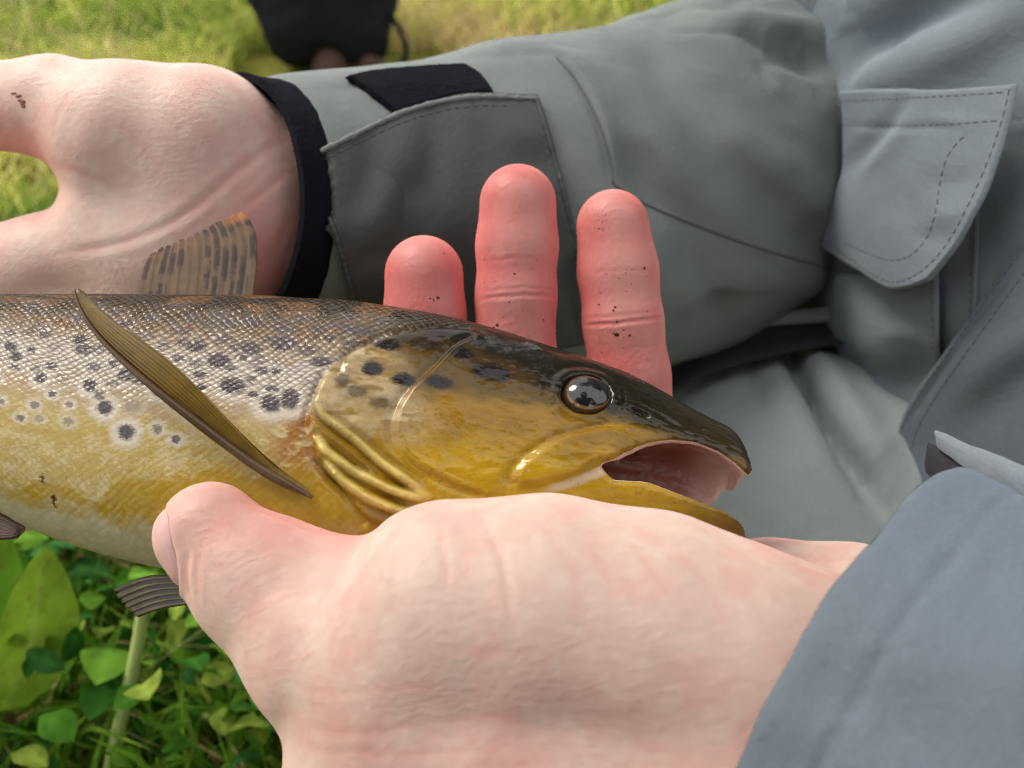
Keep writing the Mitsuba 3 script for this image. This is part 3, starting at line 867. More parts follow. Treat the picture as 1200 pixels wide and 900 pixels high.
    for k, (line, r, mat, wob) in enumerate([([(x + 1, y + 1) for x, y in tab_top], 0.75, 'piping_cloth', 0.35), ([(x + 4.5, y) for x, y in tab_l], 0.7, 'tab_shell', 0.2), ([(x - 2, y) for x, y in tab_r], 0.7, 'tab_shell', 0.2)]):
        cord('person__jacket__tab_piping' + ('' if not k else f'_{k:03d}'), tsf, line, r, 0.2, mat, wob)
    stitches('person__jacket__tab_stitching', sew(tsf, [(x + 9, y) for x, y in tab_l[:-1]], '') + sew(tsf, [(x - 8, y + 3) for x, y in tab_r[:-1]], '') + sew(tsf, [(x + 3, y + 11) for x, y in tab_top[:-1]], ''))
    V = patch(ss, [(402, 96), (440, 90), (490, 86), (545, 82)], [(464, 141), (500, 128), (540, 118), (580, 116)], [(402, 96), (425, 109), (447, 126), (464, 141)], [(545, 82), (560, 89), (572, 102), (580, 116)], 2.6, 40, 60)
    V = gaussian_filter(V, (1, 1, 0)); V = V + grid_normals(V) * (0.35 * (meshkit.noise(V / 0.7, 4)[..., None] - 0.5))
    put('person__jacket__fastening_strip', slab(V, 2.6), 'black_fleece', 50, label='fuzzy black fastening strip on the sleeve end')
    cord('person__jacket__seam', ss, [(652, 68), (690, 120), (710, 170), (718, 215)], 0.45, 0.0, 'seam_thread')
    cord('person__jacket__seam_001', ss, [(718, 215), (750, 236), (800, 258), (870, 284), (940, 306), (985, 318)], 0.5, 0.0, 'seam_thread')
    cord('person__jacket__seam_002', ss, [(345, 112), (365, 135), (380, 165)], 0.35, 0.0, 'seam_thread')

    # ---- chest pocket, its flap, front panel
    ts = Surface(torso)
    PB = patch(ts, [(987, 320), (1030, 318), (1098, 318)], [(1030, 488), (1045, 512), (1062, 520), (1080, 500)], [(987, 320), (984, 390), (1000, 440), (1030, 488)], [(1098, 318), (1100, 370), (1100, 420), (1080, 500)], 3.5, 70, 60)
    PB = PB + np.array([0, 0, -1.0]) * (4.5 * np.linspace(0, 1, 60)[None, :, None] ** 1.5)
    tp = lambda pts, l=5: ts.hit(curve(np.array(pts, float), 30), l)
    PB = push_grid(PB, [(tp([(995, 400), (1040, 425), (1095, 415)]), -1.6, 6), (tp([(1040, 390), (1070, 385), (1100, 392)]), 1.0, 4), (tp([(1060, 450), (1080, 440), (1095, 440)]), -2.2, 6), (tp([(1010, 350), (1040, 420), (1050, 470)]), 2.0, 9)])
    put('person__jacket__pocket', slab(PB, 1.6), 'grey_shell', 50, label='bellows chest pocket under the flap')
    pbs = Surface(slab(PB, 1.6))
    stitches('person__jacket__pocket_stitching', sew(pbs, [(1091, 330), (1093, 370), (1092, 415)], '') + sew(ts, [(1136, 200), (1137, 280), (1137, 370)], ''))
    cord('person__jacket__seam_003', ts, [(1144, 130), (1145, 240), (1144, 372)], 0.9, 0.3, 'grey_shell')
    G = pocket_flap_grid
    fl = Surface(slab(G, 2.2))
    q = lambda pts: fl.hit(curve(np.array(pts, float), 30))
    bulge = np.sin(np.pi * np.linspace(0, 1, 120))[:, None] * np.sin(np.pi * np.linspace(0.03, 0.97, 120))[None, :]
    G = G + np.array([0.05, 0.1, -1.0]) * (5.0 * bulge ** 1.2)[..., None]
    G = push_grid(G, [(q([(1062, 112), (1040, 150), (1005, 185), (988, 200)]), -2.6, 4.5), (q([(1075, 130), (1050, 160), (1015, 195)]), 1.6, 5), (q([(984, 145), (1060, 150), (1175, 142)]), -0.5, 1.4), (q([(1090, 135), (1100, 139), (1165, 143)]), 0.6, 2),
                      (q([(1080, 210), (1115, 215), (1150, 205)]), -0.7, 3.5), (q([(1095, 250), (1115, 252), (1135, 245)]), 0.8, 3), (q([(1070, 275), (1095, 280), (1115, 278)]), -0.7, 3), (q([(1020, 250), (1050, 240), (1080, 260)]), -0.8, 6)])
    G = G + 0.8 * (meshkit.fbm(G / 13, 3, 19)[..., None] - 0.5) * np.array([0, 0, -1.0])
    flap = slab(G, 2.2)
    put('person__jacket__pocket_flap', flap, 'grey_shell', 50, label='rounded flap over the chest pocket')
    fl = Surface(flap)
    rim = [(1183, 104), (1163, 175), (1130, 250), (1082, 316), (1052, 330), (1005, 310), (966, 285)]
    rim2 = [(1160, 100), (1158, 140), (1130, 160), (1108, 190), (1098, 240), (1082, 285), (1055, 304), (1020, 298), (985, 282)]
    stitches('person__jacket__flap_stitching', sew(fl, rim, '') + sew(fl, rim2[2:], '') + sew(fl, [(984, 118), (1060, 115), (1180, 108)], '') + sew(fl, [(984, 147), (1060, 147), (1172, 141)], ''))
    G = lower_panel_grid
    bulge = np.sin(np.pi * np.linspace(0, 1, 120))[None, :] * np.ones((120, 1))
    G = G + np.array([0, 0, -1.0]) * (9 * bulge)[..., None] + np.array([0, 0, -1.0]) * (5 * (meshkit.fbm(G / 45, 3, 29) - 0.5) + 1.2 * (meshkit.fbm(G / 14, 3, 28) - 0.5))[..., None]
    pl = Surface(slab(G, 2.0))
    q = lambda pts: pl.hit(curve(np.array(pts, float), 30))
    G = push_grid(G, [(q([(1120, 480), (1160, 430), (1230, 380)]), 2.5, 7), (q([(1145, 500), (1185, 450), (1250, 420)]), -2.0, 7), (q([(1062, 500), (1110, 428), (1160, 360), (1215, 290)]), -0.7, 1.2)])
    panel = slab(G, 2.0)
    put('person__jacket__front_panel', panel, 'shaded_shell', 50, label='hemmed front edge of the jacket hanging open')
    pl = Surface(panel)
    edge = np.array([(1205, 278), (1150, 350), (1100, 420), (1056, 490), (1040, 545), (1038, 600)], float)
    stitches('person__jacket__panel_stitching', sew(pl, edge + [5, 2], '') + sew(pl, edge + [21, 10], ''))

    # ---- near sleeve and its cuff strap
    ns = Surface(near_sleeve)
    push(near_sleeve, ns, [([(1000, 700), (1080, 760), (1190, 790)], 1.5, 9), ([(960, 800), (1050, 850), (1180, 880)], -1.2, 8), ([(1090, 620), (1150, 680), (1190, 720)], -1.5, 8)])
    rumple(near_sleeve, 30, 2.0, 41); rumple(near_sleeve, 9, 0.35, 42); creased(near_sleeve, 26, -0.5, 65, (0.8, 1.2, 1)); creased(near_sleeve, 12, 0.4, 66)
    reline(near_sleeve, 1.8, 220)
    put('person__jacket__sleeve_001', near_sleeve, 'shaded_shell', 60, label='wide sleeve of the left arm at its hem')
    ns = Surface(near_sleeve)
    S = coons([at(1094, 502, 175), at(1140, 520, 160), at(1200, 543, 146), at(1300, 590, 130)], [at(1096, 526, 172), at(1140, 556, 157), at(1200, 592, 142), at(1300, 655, 126)],
              [at(1094, 502, 175), at(1093, 514, 172), at(1096, 526, 172)], [at(1300, 590, 130), at(1302, 620, 127), at(1300, 655, 126)], 24, 70)
    S = S + np.array([0, -1.0, -0.3]) * (0.9 * (meshkit.fbm(S / 7, 3, 3) - 0.5))[..., None]
    put('person__jacket__cuff_strap', slab(S, 2.4, (0, -1, -0.4)), 'grey_shell', 50, label='end of the cuff strap standing off the sleeve')
    L = S + np.array([0.3, 2.6, 3.5]) + np.linspace(0, 1, 24)[:, None, None] * np.array([0, 3.0, 2.0])  # extra dark sheet that stands in for the shadow below the strap
    put('person__jacket__cuff_strap__lining', slab(L, 1.6, (0, -1, -0.4)), 'lining', 50, label='dark sheet standing in for the shadow under the cuff strap')

    # ---- shoulders, bent head and cap of the wearer, above the frame
    L = lambda x, y, z: np.array([x, y, z], float) * 1000
    F = Field((-40, 180, 250), (480, 640, 760), 7)
    F.chain([(L(0.24, 0.40, 0.33), 150), (L(0.21, 0.38, 0.45), 140), (L(0.17, 0.36, 0.56), 80)], 40)
    F.chain([(L(0.20, 0.20, 0.48), 70), (L(0.18, 0.36, 0.55), 90), (L(0.22, 0.55, 0.48), 75)], 30)
    put('person__jacket__shoulders', world_mesh(F.mesh(0.8, 4)), 'grey_shell', is_world=True)
    F = Field((-120, 180, 480), (260, 480, 900), 4)
    F.chain([(L(0.15, 0.35, 0.56), 58), (L(0.10, 0.33, 0.66), 60)], 15)
    F.chain([(L(0.09, 0.33, 0.72), 88), (L(0.045, 0.33, 0.685), 70), (L(0.03, 0.33, 0.64), 45)], 25)
    F.chain([(L(-0.03, 0.33, 0.675), 9), (L(-0.045, 0.33, 0.655), 13)], 12)
    for sy in (-1, 1):
        F.chain([(L(0.085, 0.33 + sy * 0.083, 0.69), 14), (L(0.085, 0.33 + sy * 0.085, 0.66), 10)], 6)
    h = F.mesh(0.8, 4)
    put('person__head', world_mesh(h), 'skin', color=pale(len(h.vertices), SKIN), is_world=True)
    F = Field((-220, 180, 560), (260, 480, 920), 5)
    F.chain([(L(0.09, 0.33, 0.745), 96), (L(0.06, 0.33, 0.74), 88)], 20)
    for sy in (-1, -0.5, 0, 0.5, 1):
        F.chain([(L(0.0, 0.33 + sy * 0.065, 0.725), 8), (L(-0.085 + 0.02 * abs(sy), 0.33 + sy * 0.05, 0.70), 5)], 25)
    put('person__cap', world_mesh(F.mesh(0.8, 4)), 'navy_cloth', is_world=True)

    # ---- trousers and the dark hem above the thigh
    th = Surface(thigh)
    push(thigh, th, [([(925, 408), (955, 462), (1000, 540), (1050, 620)], -11, 4.2), ([(945, 405), (985, 465), (1040, 550)], 5, 6), ([(905, 430), (940, 500), (985, 570)], 3, 6), ([(875, 415), (885, 450), (895, 490)], -1.6, 4), ([(820, 450), (860, 540), (900, 620)], 2.0, 14)])
    rumple(thigh, 35, 1.6, 51); rumple(thigh, 11, 0.4, 52); creased(thigh, 24, -2.0, 67); creased(thigh, 14, 0.8, 68)
    put('person__trousers', thigh, 'trouser_cloth', True, label='light grey trouser leg with a deep crease')
    H = coons([at(770, 452, 312), at(835, 392, 318), at(872, 377, 320), at(930, 369, 322), at(1010, 362, 324)], [at(770, 470, 300), at(835, 432, 304), at(880, 420, 306), at(930, 408, 308), at(1010, 396, 310)],
              [at(770, 452, 312), at(770, 461, 306), at(770, 470, 300)], [at(1010, 362, 324), at(1010, 380, 318), at(1010, 396, 310)], 26, 80)
    H = H + np.array([0, 0, 1.0]) * (6 * np.sin(np.pi * np.linspace(0, 1, 26)))[:, None, None]
    put('person__jacket__hem', slab(H, 2.2), 'lining', 50, label='dark inside of the jacket hem lying on the thigh')
    hs = Surface(slab(H, 2.2))
    R = coons([at(825, 391, 317), at(872, 371, 319), at(930, 362, 321), at(1010, 354, 323)], [at(825, 400, 316), at(872, 385, 318), at(930, 380, 320), at(1010, 376, 322)],
              [at(825, 391, 317), at(825, 396, 316), at(825, 400, 316)], [at(1010, 354, 323), at(1010, 366, 322), at(1010, 376, 322)], 14, 60)
    put('person__jacket__hem__edge', slab(R, 2.0), 'trouser_cloth', 50, label='light grey edge of the hem')


scene['dirt'] = {'type': 'diffuse', 'reflectance': rgb(0.06, 0.022, 0.012)}
scene['scab'] = {'type': 'principled', 'base_color': rgb(0.20, 0.045, 0.035), 'roughness': 0.5}

# ================================================================== trout
GRAY_SPOTS = [[-95.1, 2.81, 0.88, 1.4, 1.0], [-103.01, 10.95, 1.05, 1.22, 1.0], [-101.49, 8.21, 1.05, 1.22, 1.0], [-84.7, 2.56, 1.05, 1.58, 1.0], [-77.84, 6.66, 1.4, 1.58, 1.0], [-82.44, 0.09, 0.88, 1.22, 0.8], [-80.8, -3.41, 1.22, 1.58, 1.0], [-75.87, -9.27, 1.22, 1.58, 1.0], [-70.26, 3.0, 1.22, 1.4, 1.0], [-89.19, 15.68, 1.22, 1.22, 1.0], [-87.67, 12.98, 1.58, 1.4, 0.9], [-84.55, 13.56, 1.22, 1.22, 0.7], [-81.14, 13.63, 1.05, 1.22, 0.7], [-90.52, 3.44, 1.05, 1.4, 0.4], [-96.88, 16.31, 1.05, 1.22, 0.8], [-99.18, 18.39, 1.05, 1.05, 0.6], [-64.62, 16.06, 1.58, 1.4, 1.0], [-59.52, 12.63, 1.92, 1.75, 1.0], [-55.81, 5.9, 1.92, 1.92, 1.0], [-60.13, 18.38, 1.4, 1.22, 0.7], [-53.51, 16.63, 1.58, 1.4, 1.0], [-54.44, 23.25, 1.58, 1.05, 0.7], [-59.72, 22.88, 1.4, 1.05, 0.6], [-63.42, 21.94, 1.4, 0.88, 0.5], [-68.85, 20.08, 1.75, 1.05, 0.6], [-47.19, 18.8, 2.1, 1.58, 1.0], [-48.81, 22.81, 1.58, 1.05, 0.7], [-47.84, 2.29, 1.58, 2.1, 1.0], [-44.08, 4.08, 1.4, 2.45, 1.0], [-51.39, 14.05, 1.4, 1.4, 0.5], [-61.96, -3.08, 1.22, 1.4, 0.7], [-72.29, 26.94, 1.4, 0.88, 0.5], [-75.39, -2.07, 1.22, 1.58, 0.35], [-41.94, 17.6, 1.4, 1.22, 0.7], [-38.81, 14.56, 1.75, 1.05, 1.0], [-40.65, 23.05, 1.58, 0.88, 0.7], [-35.84, 24.08, 2.1, 0.88, 0.8], [-31.79, 23.2, 2.1, 0.88, 0.9], [-28.11, 26.35, 1.75, 0.7, 0.8], [-33.6, 26.76, 1.58, 0.7, 0.6], [-44.81, 25.87, 1.4, 0.7, 0.6], [-72.54, 12.1, 1.22, 1.22, 0.5], [-69.4, 8.69, 1.05, 1.05, 0.4], [-76.29, 17.62, 1.4, 1.05, 0.4], [-95.67, 22.75, 1.58, 0.7, 0.5], [-103.81, 22.61, 1.58, 0.7, 0.4], [-100.57, 16.16, 1.05, 1.05, 0.5], [-94.18, 12.81, 1.05, 1.05, 0.4], [-107.21, 3.25, 1.4, 1.58, 1.0], [-114.41, 6.94, 1.4, 1.58, 1.0], [-109.45, -7.09, 1.22, 1.58, 1.0], [-119.18, -2.0, 1.4, 1.58, 1.0], [-126.63, 9.07, 1.4, 1.4, 1.0], [-129.02, -8.08, 1.22, 1.58, 1.0], [-119.67, 13.73, 1.58, 1.22, 1.0], [-137.32, -0.14, 1.4, 1.58, 1.0], [-145.63, 5.59, 1.4, 1.58, 1.0], [-152.86, -3.69, 1.4, 1.4, 1.0], [-164.91, 1.91, 1.4, 1.4, 1.0]]
_sg = np.random.default_rng(31)
for _ in range(900):
    _u, _v = _sg.uniform(-125, -32), _sg.uniform(4, 26)
    if all((_u - a[0]) ** 2 + (_v - a[1]) ** 2 > 8.5 for a in GRAY_SPOTS) and (_u < -43 or _v > 19) and len(GRAY_SPOTS) < 112:
        GRAY_SPOTS.append([_u, _v, _sg.uniform(0.75, 1.2), _sg.uniform(0.65, 1.05), _sg.uniform(0.65, 1.0)])
for _ in range(600):
    _u, _v = _sg.uniform(-116, -60), _sg.uniform(-10, 5)
    if all((_u - a[0]) ** 2 + (_v - a[1]) ** 2 > 15 for a in GRAY_SPOTS) and len(GRAY_SPOTS) < 126:
        GRAY_SPOTS.append([_u, _v, _sg.uniform(0.6, 0.85), _sg.uniform(0.7, 1.0), _sg.uniform(0.5, 1.0)])
BROWN_SPOTS = [[-92.69, -22.49, 0.52, 1.05, 1.0], [-90.6, -26.31, 0.61, 1.4, 1.0], [-107.79, -29.26, 0.7, 1.05, 1.0]]
HEAD_SPOTS = [[-18.5, 21.63, 2.62, 1.4, 0.55], [-25.83, 20.49, 2.45, 1.4, 0.8], [-28.41, 13.49, 1.75, 1.58, 1.0], [-21.92, 10.94, 2.1, 1.58, 1.0], [-30.89, 6.47, 1.58, 1.22, 0.5], [-26.36, 3.42, 1.75, 1.4, 0.45], [-14.7, 10.71, 2.28, 1.58, 1.0], [-10.47, 20.27, 2.1, 1.4, 1.0], [-4.22, 16.14, 3.5, 2.1, 1.0], [-33.95, 9.47, 1.22, 1.75, 0.5], [-23.17, 22.27, 1.75, 0.88, 0.5]]
EDGE_V = np.array([-45, -25, -20.9, -16.4, -11.9, -6.1, -1.2, 4.6, 11.1, 15.5, 20, 22.7, 24.8, 27.4, 29.1, 34, 40.0])
EDGE_U = np.array([-20, -28, -30.6, -34.1, -37.7, -39.4, -40, -39, -36, -34.3, -30, -26.8, -22.5, -16.8, -10, 0, 4.0])
EDGE_FIT = np.polyfit(EDGE_V / 20, EDGE_U, 6)
RAY_LINES = [(float(l[i][0]), float(l[i][1]), float(l[i + 1][0]), float(l[i + 1][1])) for l in (RAY_A, RAY_B, RAY_C) for i in range(len(l) - 1)]


def head_mask(u, v):
    """1 on the head, 0 on the scaled body."""
    w = dr.clip(v, -40, 38) / 20
    e = mi.Float(float(EDGE_FIT[0]))
    for c in EDGE_FIT[1:]:
        e = e * w + float(c)
    return mikit.smoothstep(-0.6, 0.6, u - e)


def scale_pattern(u, v):
    """Overlapping scales in diagonal rows: (height 0 to 1, a random number of each scale)."""
    wu, wv = u + 1.6 * mikit.noise(u * 0.16, v * 0.2, 40.0) + 0.35 * mikit.noise(u * 0.9, v * 0.9, 44.0), v + 1.2 * mikit.noise(u * 0.18, v * 0.18, 41.0) + 0.35 * mikit.noise(u * 0.9, v * 0.9, 45.0)
    a, b = wu / 2.0 + wv / 1.7, wv / 1.7 - wu / 2.0
    ia, ib = dr.floor(a), dr.floor(b)
    fa, fb = a - ia - 0.5, b - ib - 0.5
    r = dr.sqrt(fa * fa + fb * fb)
    rnd = mikit.cell_rand(ia, ib, 4)
    return (1 - mikit.smoothstep(0.12, 0.62, r)) * (0.55 + 0.6 * rnd) + 0.35 * (fb - fa) + 0.5 * (mikit.cell_rand(ia, ib, 9) - 0.5) * fa, rnd


def spots(u, v, rows):
    k, halo = mi.Float(0), mi.Float(0)
    for a, b, ra, rb, s in rows:
        d = dr.sqrt(dr.square((u - a) / ra) + dr.square((v - b) / rb))
        k = dr.maximum(k, s * (1 - mikit.smoothstep(0.6, 1.15, d)))
        halo = dr.maximum(halo, s * (1 - mikit.smoothstep(1.25, 2.3, d)))
    return k, halo


def fish_colour(p, n, uv):
    u, v = uv.x * 1000, uv.y * 1000
    wob = mikit.fbm(u * 0.35, v * 0.5, 1.0, 3)
    fine = mikit.fbm(u * 2.1, v * 2.6, 5.0, 3)
    head = head_mask(u, v)
    sc, rnd = scale_pattern(u, v)
    us, vs = u + 1.1 * (fine - 0.5), v + 1.1 * (mikit.fbm(u * 2.3, v * 2.3, 9.0, 2) - 0.5)
    vv = v + 5 * (wob - 0.5)
    S = mikit.smoothstep
    # body, belly to back
    body = mikit.mix((0.46, 0.42, 0.27), (0.36, 0.235, 0.020), S(-31, -25, vv))
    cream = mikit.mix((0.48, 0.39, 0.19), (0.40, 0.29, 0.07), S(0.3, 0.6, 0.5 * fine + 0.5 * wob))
    edge = S(-18.5, -17.2, v + 11 * (mikit.fbm(u * 0.16, v * 0.25, 3.0, 4) - 0.5) - 0.22 * (u + 60))  # ragged rim of the sky reflection on wet skin, painted as pale cream
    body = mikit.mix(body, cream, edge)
    body = mikit.mix(body, (0.38, 0.285, 0.175), S(-9, 2, vv))
    body = mikit.mix(body, (0.47, 0.395, 0.345), S(3, 10, vv))  # silvery scales, with the sky sheen on them added to the colour
    body = mikit.mix(body, (0.30, 0.215, 0.135), S(11, 17, vv))
    body = mikit.mix(body, (0.075, 0.040, 0.011), S(17, 23, vv + 6 * (fine - 0.5)))
    body = mikit.mix(body, (0.030, 0.017, 0.006), S(24, 30, vv))
    rust = S(0.50, 0.60, mikit.fbm(u * 0.13 + 9, v * 0.3, 6.0, 3)) * S(16, 21, vv)
    body = mikit.mix(body, (0.16, 0.075, 0.022), rust * 0.8)
    shoulder = S(-50, -43, u) * S(-20, -8, v) * (1 - S(-2, 4, v)) * S(0.35, 0.6, wob + 0.12)
    body = mikit.mix(body, (0.27, 0.105, 0.012), shoulder)
    k, halo = spots(us, vs, [[a, b, 1.55 * c, 1.4 * d, e] for a, b, c, d, e in GRAY_SPOTS])
    body = mikit.mix(body, (0.58, 0.52, 0.43), halo * 0.75 * (1 - S(10, 18, v)) + halo * 0.12)
    up_ = S(0, 8, v)  # stronger scale contrast higher up, where sky glints are painted in
    body = body * (1 - (0.07 + 0.38 * up_) * (1 - sc) + (0.08 + 0.14 * up_) * (rnd - 0.5))
    body = mikit.mix(body, (0.060, 0.044, 0.050), k * (0.82 + 0.3 * fine))
    kb, hb = spots(us, vs, BROWN_SPOTS)
    body = mikit.mix(body, (0.07, 0.025, 0.01), kb)
    # head
    hd = mikit.mix((0.40, 0.245, 0.009), (0.24, 0.130, 0.006), S(-16, 0, vv))
    hd = mikit.mix(hd, (0.085, 0.050, 0.005), S(4, 11, vv))
    hd = mikit.mix(hd, (0.010, 0.0075, 0.003), S(12, 19, vv + 0.25 * dr.clip(u, -20, 20)))
    opercle = (1 - S(-22, -13, u + 0.35 * v)) * S(-9, -2, vv) * (1 - S(21, 25, vv))
    hd = mikit.mix(hd, (0.42, 0.32, 0.17), opercle * (0.6 + 0.45 * S(0.3, 0.6, wob)))
    olive = S(0.52, 0.64, mikit.fbm(u * 0.25, v * 0.4, 12.0, 3)) * opercle
    hd = mikit.mix(hd, (0.22, 0.13, 0.02), olive * 0.8)
    rays_ = mi.Float(0)
    for a0, b0, a1, b1 in RAY_LINES:
        tt = dr.clip(((u - a0) * (a1 - a0) + (v - b0) * (b1 - b0)) / ((a1 - a0) ** 2 + (b1 - b0) ** 2), 0, 1)
        dd = dr.sqrt(dr.square(u - a0 - tt * (a1 - a0)) + dr.square(v - b0 - tt * (b1 - b0)))
        rays_ = dr.maximum(rays_, 1 - S(0.3, 1.3, dd))
    fan = (1 - S(-19, -15, u)) * (1 - S(-3, 3, v + 0.85 * (u + 37))) * S(-41, -38, u)
    hd = mikit.mix(hd, mikit.mix((0.24, 0.135, 0.006), (0.62, 0.49, 0.15), rays_), fan * 0.9)
    gold = mikit.fbm(u * 0.16, v * 0.2, 21.0, 4)
    hd = hd * (0.78 + 0.45 * gold)
    hd = mikit.mix(hd, (0.085, 0.042, 0.010), S(22, 42, u + 0.3 * v) * (1 - S(-14, -8, v)) * 0.85)
    snout = S(22, 44, u) * S(3, 11, v + 0.25 * (u - 30))
    hd = mikit.mix(hd, (0.028, 0.019, 0.007), snout * 0.85)
    lip = S(24, 32, u) * (1 - S(2.0, 4.2, dr.abs(v - (-12.0 + 0.75 * (u - 20)))))
    hd = mikit.mix(hd, (0.20, 0.105, 0.02), lip * 0.4)
    t_ = dr.clip((u - 3.5) / 14.5, 0, 1)
    below = -19.6 + 8.4 * t_ * (0.45 + 0.55 * t_) - v
    gum = S(5, 9, u) * (1 - S(17.5, 19.5, u)) * S(-0.6, 0.3, below) * (1 - S(0.6 + 2.0 * t_, 1.6 + 2.6 * t_, below))
    hd = mikit.mix(hd, (0.56, 0.46, 0.38), gum * 0.6)
    k, halo = spots(us, vs, [[a, b, 1.4 * c, 1.45 * d, min(1.0, e * 1.25)] for a, b, c, d, e in HEAD_SPOTS])
    hd = mikit.mix(hd, (0.10, 0.05, 0.012), halo * 0.30)
    hd = mikit.mix(hd, (0.008, 0.006, 0.006), k)
    speck = S(0.74, 0.80, mikit.noise(u * 1.9, v * 1.9, 31.0)) * S(0.5, 0.6, wob)
    hd = mikit.mix(hd, (0.09, 0.05, 0.01), speck * 0.25)
    return body * (1 - head) + hd * head


def fish_bump(p, n, uv):
    u, v = uv.x * 1000, uv.y * 1000
    head = head_mask(u, v)
    sc, rnd = scale_pattern(u, v)
    return (1 - head) * (sc * (0.2 + 0.8 * mikit.smoothstep(-4, 10, v)) * (0.8 + 0.5 * rnd) + 0.5 * mikit.noise(u * 0.8, v * 0.8, 2.0)) + head * (1.3 * mikit.fbm(u * 0.3, v * 0.42, 4.0, 2) + 0.16 * mikit.noise(u * 1.6, v * 1.9, 8.0))


def fish_gloss(p, n, uv):
    u, v = uv.x * 1000, uv.y * 1000
    return (0.14 + 0.20 * mikit.smoothstep(0.4, 0.65, mikit.fbm(u * 0.14, v * 0.3, 14.0, 3))) * (1 - 0.45 * head_mask(u, v))


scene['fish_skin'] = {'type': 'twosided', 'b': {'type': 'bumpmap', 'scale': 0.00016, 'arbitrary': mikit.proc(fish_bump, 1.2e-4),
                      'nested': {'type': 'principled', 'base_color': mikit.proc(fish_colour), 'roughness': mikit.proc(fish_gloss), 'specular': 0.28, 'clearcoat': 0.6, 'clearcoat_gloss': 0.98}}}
scene['mouth_skin'] = {'type': 'twosided', 'b': {'type': 'principled', 'base_color': {'type': 'mesh_attribute', 'name': 'vertex_color'}, 'roughness': 0.28, 'specular': 0.5, 'flatness': 0.5}}
scene['fin_skin'] = {'type': 'twosided', 'b': {'type': 'principled', 'base_color': {'type': 'mesh_attribute', 'name': 'vertex_color'}, 'roughness': 0.3, 'specular': 0.5, 'clearcoat': 0.5, 'clearcoat_gloss': 0.9}}
scene['fin_dull'] = {'type': 'twosided', 'b': {'type': 'principled', 'base_color': {'type': 'mesh_attribute', 'name': 'vertex_color'}, 'roughness': 0.65, 'specular': 0.2}}
scene['eye_skin'] = {'type': 'twosided', 'b': {'type': 'principled', 'base_color': {'type': 'mesh_attribute', 'name': 'vertex_color'}, 'roughness': 0.08, 'specular': 0.7, 'clearcoat': 1.0, 'clearcoat_gloss': 1.0}}


def fin(key, lead, trail, nrow, ncol, rays, col, dark, thick=0.7, ray_amp=0.28, jag=0.0, mottle=None, label=None, curl=0.0, mat='fin_skin'):
    """A fin between its leading and trailing edge (both from root to tip, bench points); rays run root to tip and stand proud."""
    a, b = curve(lead, nrow), curve(trail, nrow)
    w = np.linspace(0, 1, ncol)[None, :, None]
    G = a[:, None] * (1 - w) + b[:, None] * w
    n = grid_normals(G)
    if n[..., 2].sum() > 0:
        n = -n
    s = np.linspace(0, 1, nrow)[:, None]
    ww = w[..., 0] + 0.0 * s
    at_ = np.stack([ww * rays * 0.45, 0.8 * s + 0 * ww, 0 * ww], -1)
    run = (ww + 0.55 / rays * (meshkit.noise(at_, rays) - 0.5)) * rays
    ph = run % 1.0
    each = meshkit.noise(np.stack([np.floor(run) * 3.1, 0 * ww, 0 * ww], -1), 7)
    split = 0.16 * sstep(0.45, 0.9, s)      # each ray forks toward the rim
    ridge = np.maximum(np.exp(-((ph - 0.5 - split) / 0.16) ** 2), np.exp(-((ph - 0.5 + split) / 0.16) ** 2)) * (0.55 + 0.6 * each)
    if jag:
        tipdir = (a[-1] + b[-1]) / 2 - (a[-4] + b[-4]) / 2
        tipdir /= np.linalg.norm(tipdir)
        G = G + tipdir * (jag * s ** 6 * (ridge - 0.5 + 0.5 * (meshkit.noise(np.stack([w[..., 0] * rays, w[..., 0] * 0, w[..., 0] * 0], -1), 3) - 0.5)))[..., None]
    G = G + n * (ray_amp * ridge * (0.4 + 0.6 * s) + curl * np.sin(np.pi * w[..., 0]) * s)[..., None]
    m = slab(G, thick)
    q = G.reshape(-1, 3)
    c = np.array(col) * (1 - ridge[..., None]) + np.array(dark) * ridge[..., None]
    c = c * (0.8 + 0.4 * meshkit.fbm(G / 2.5, 2, 3))[..., None]
    if mottle is not None:
        c = mottle(c, G, s + 0 * ph, ph, ww)
    c = np.clip(np.concatenate([c.reshape(-1, 3)] * 2), 0.003, 0.9)
    put(key, m, mat, True, color=c, label=label)


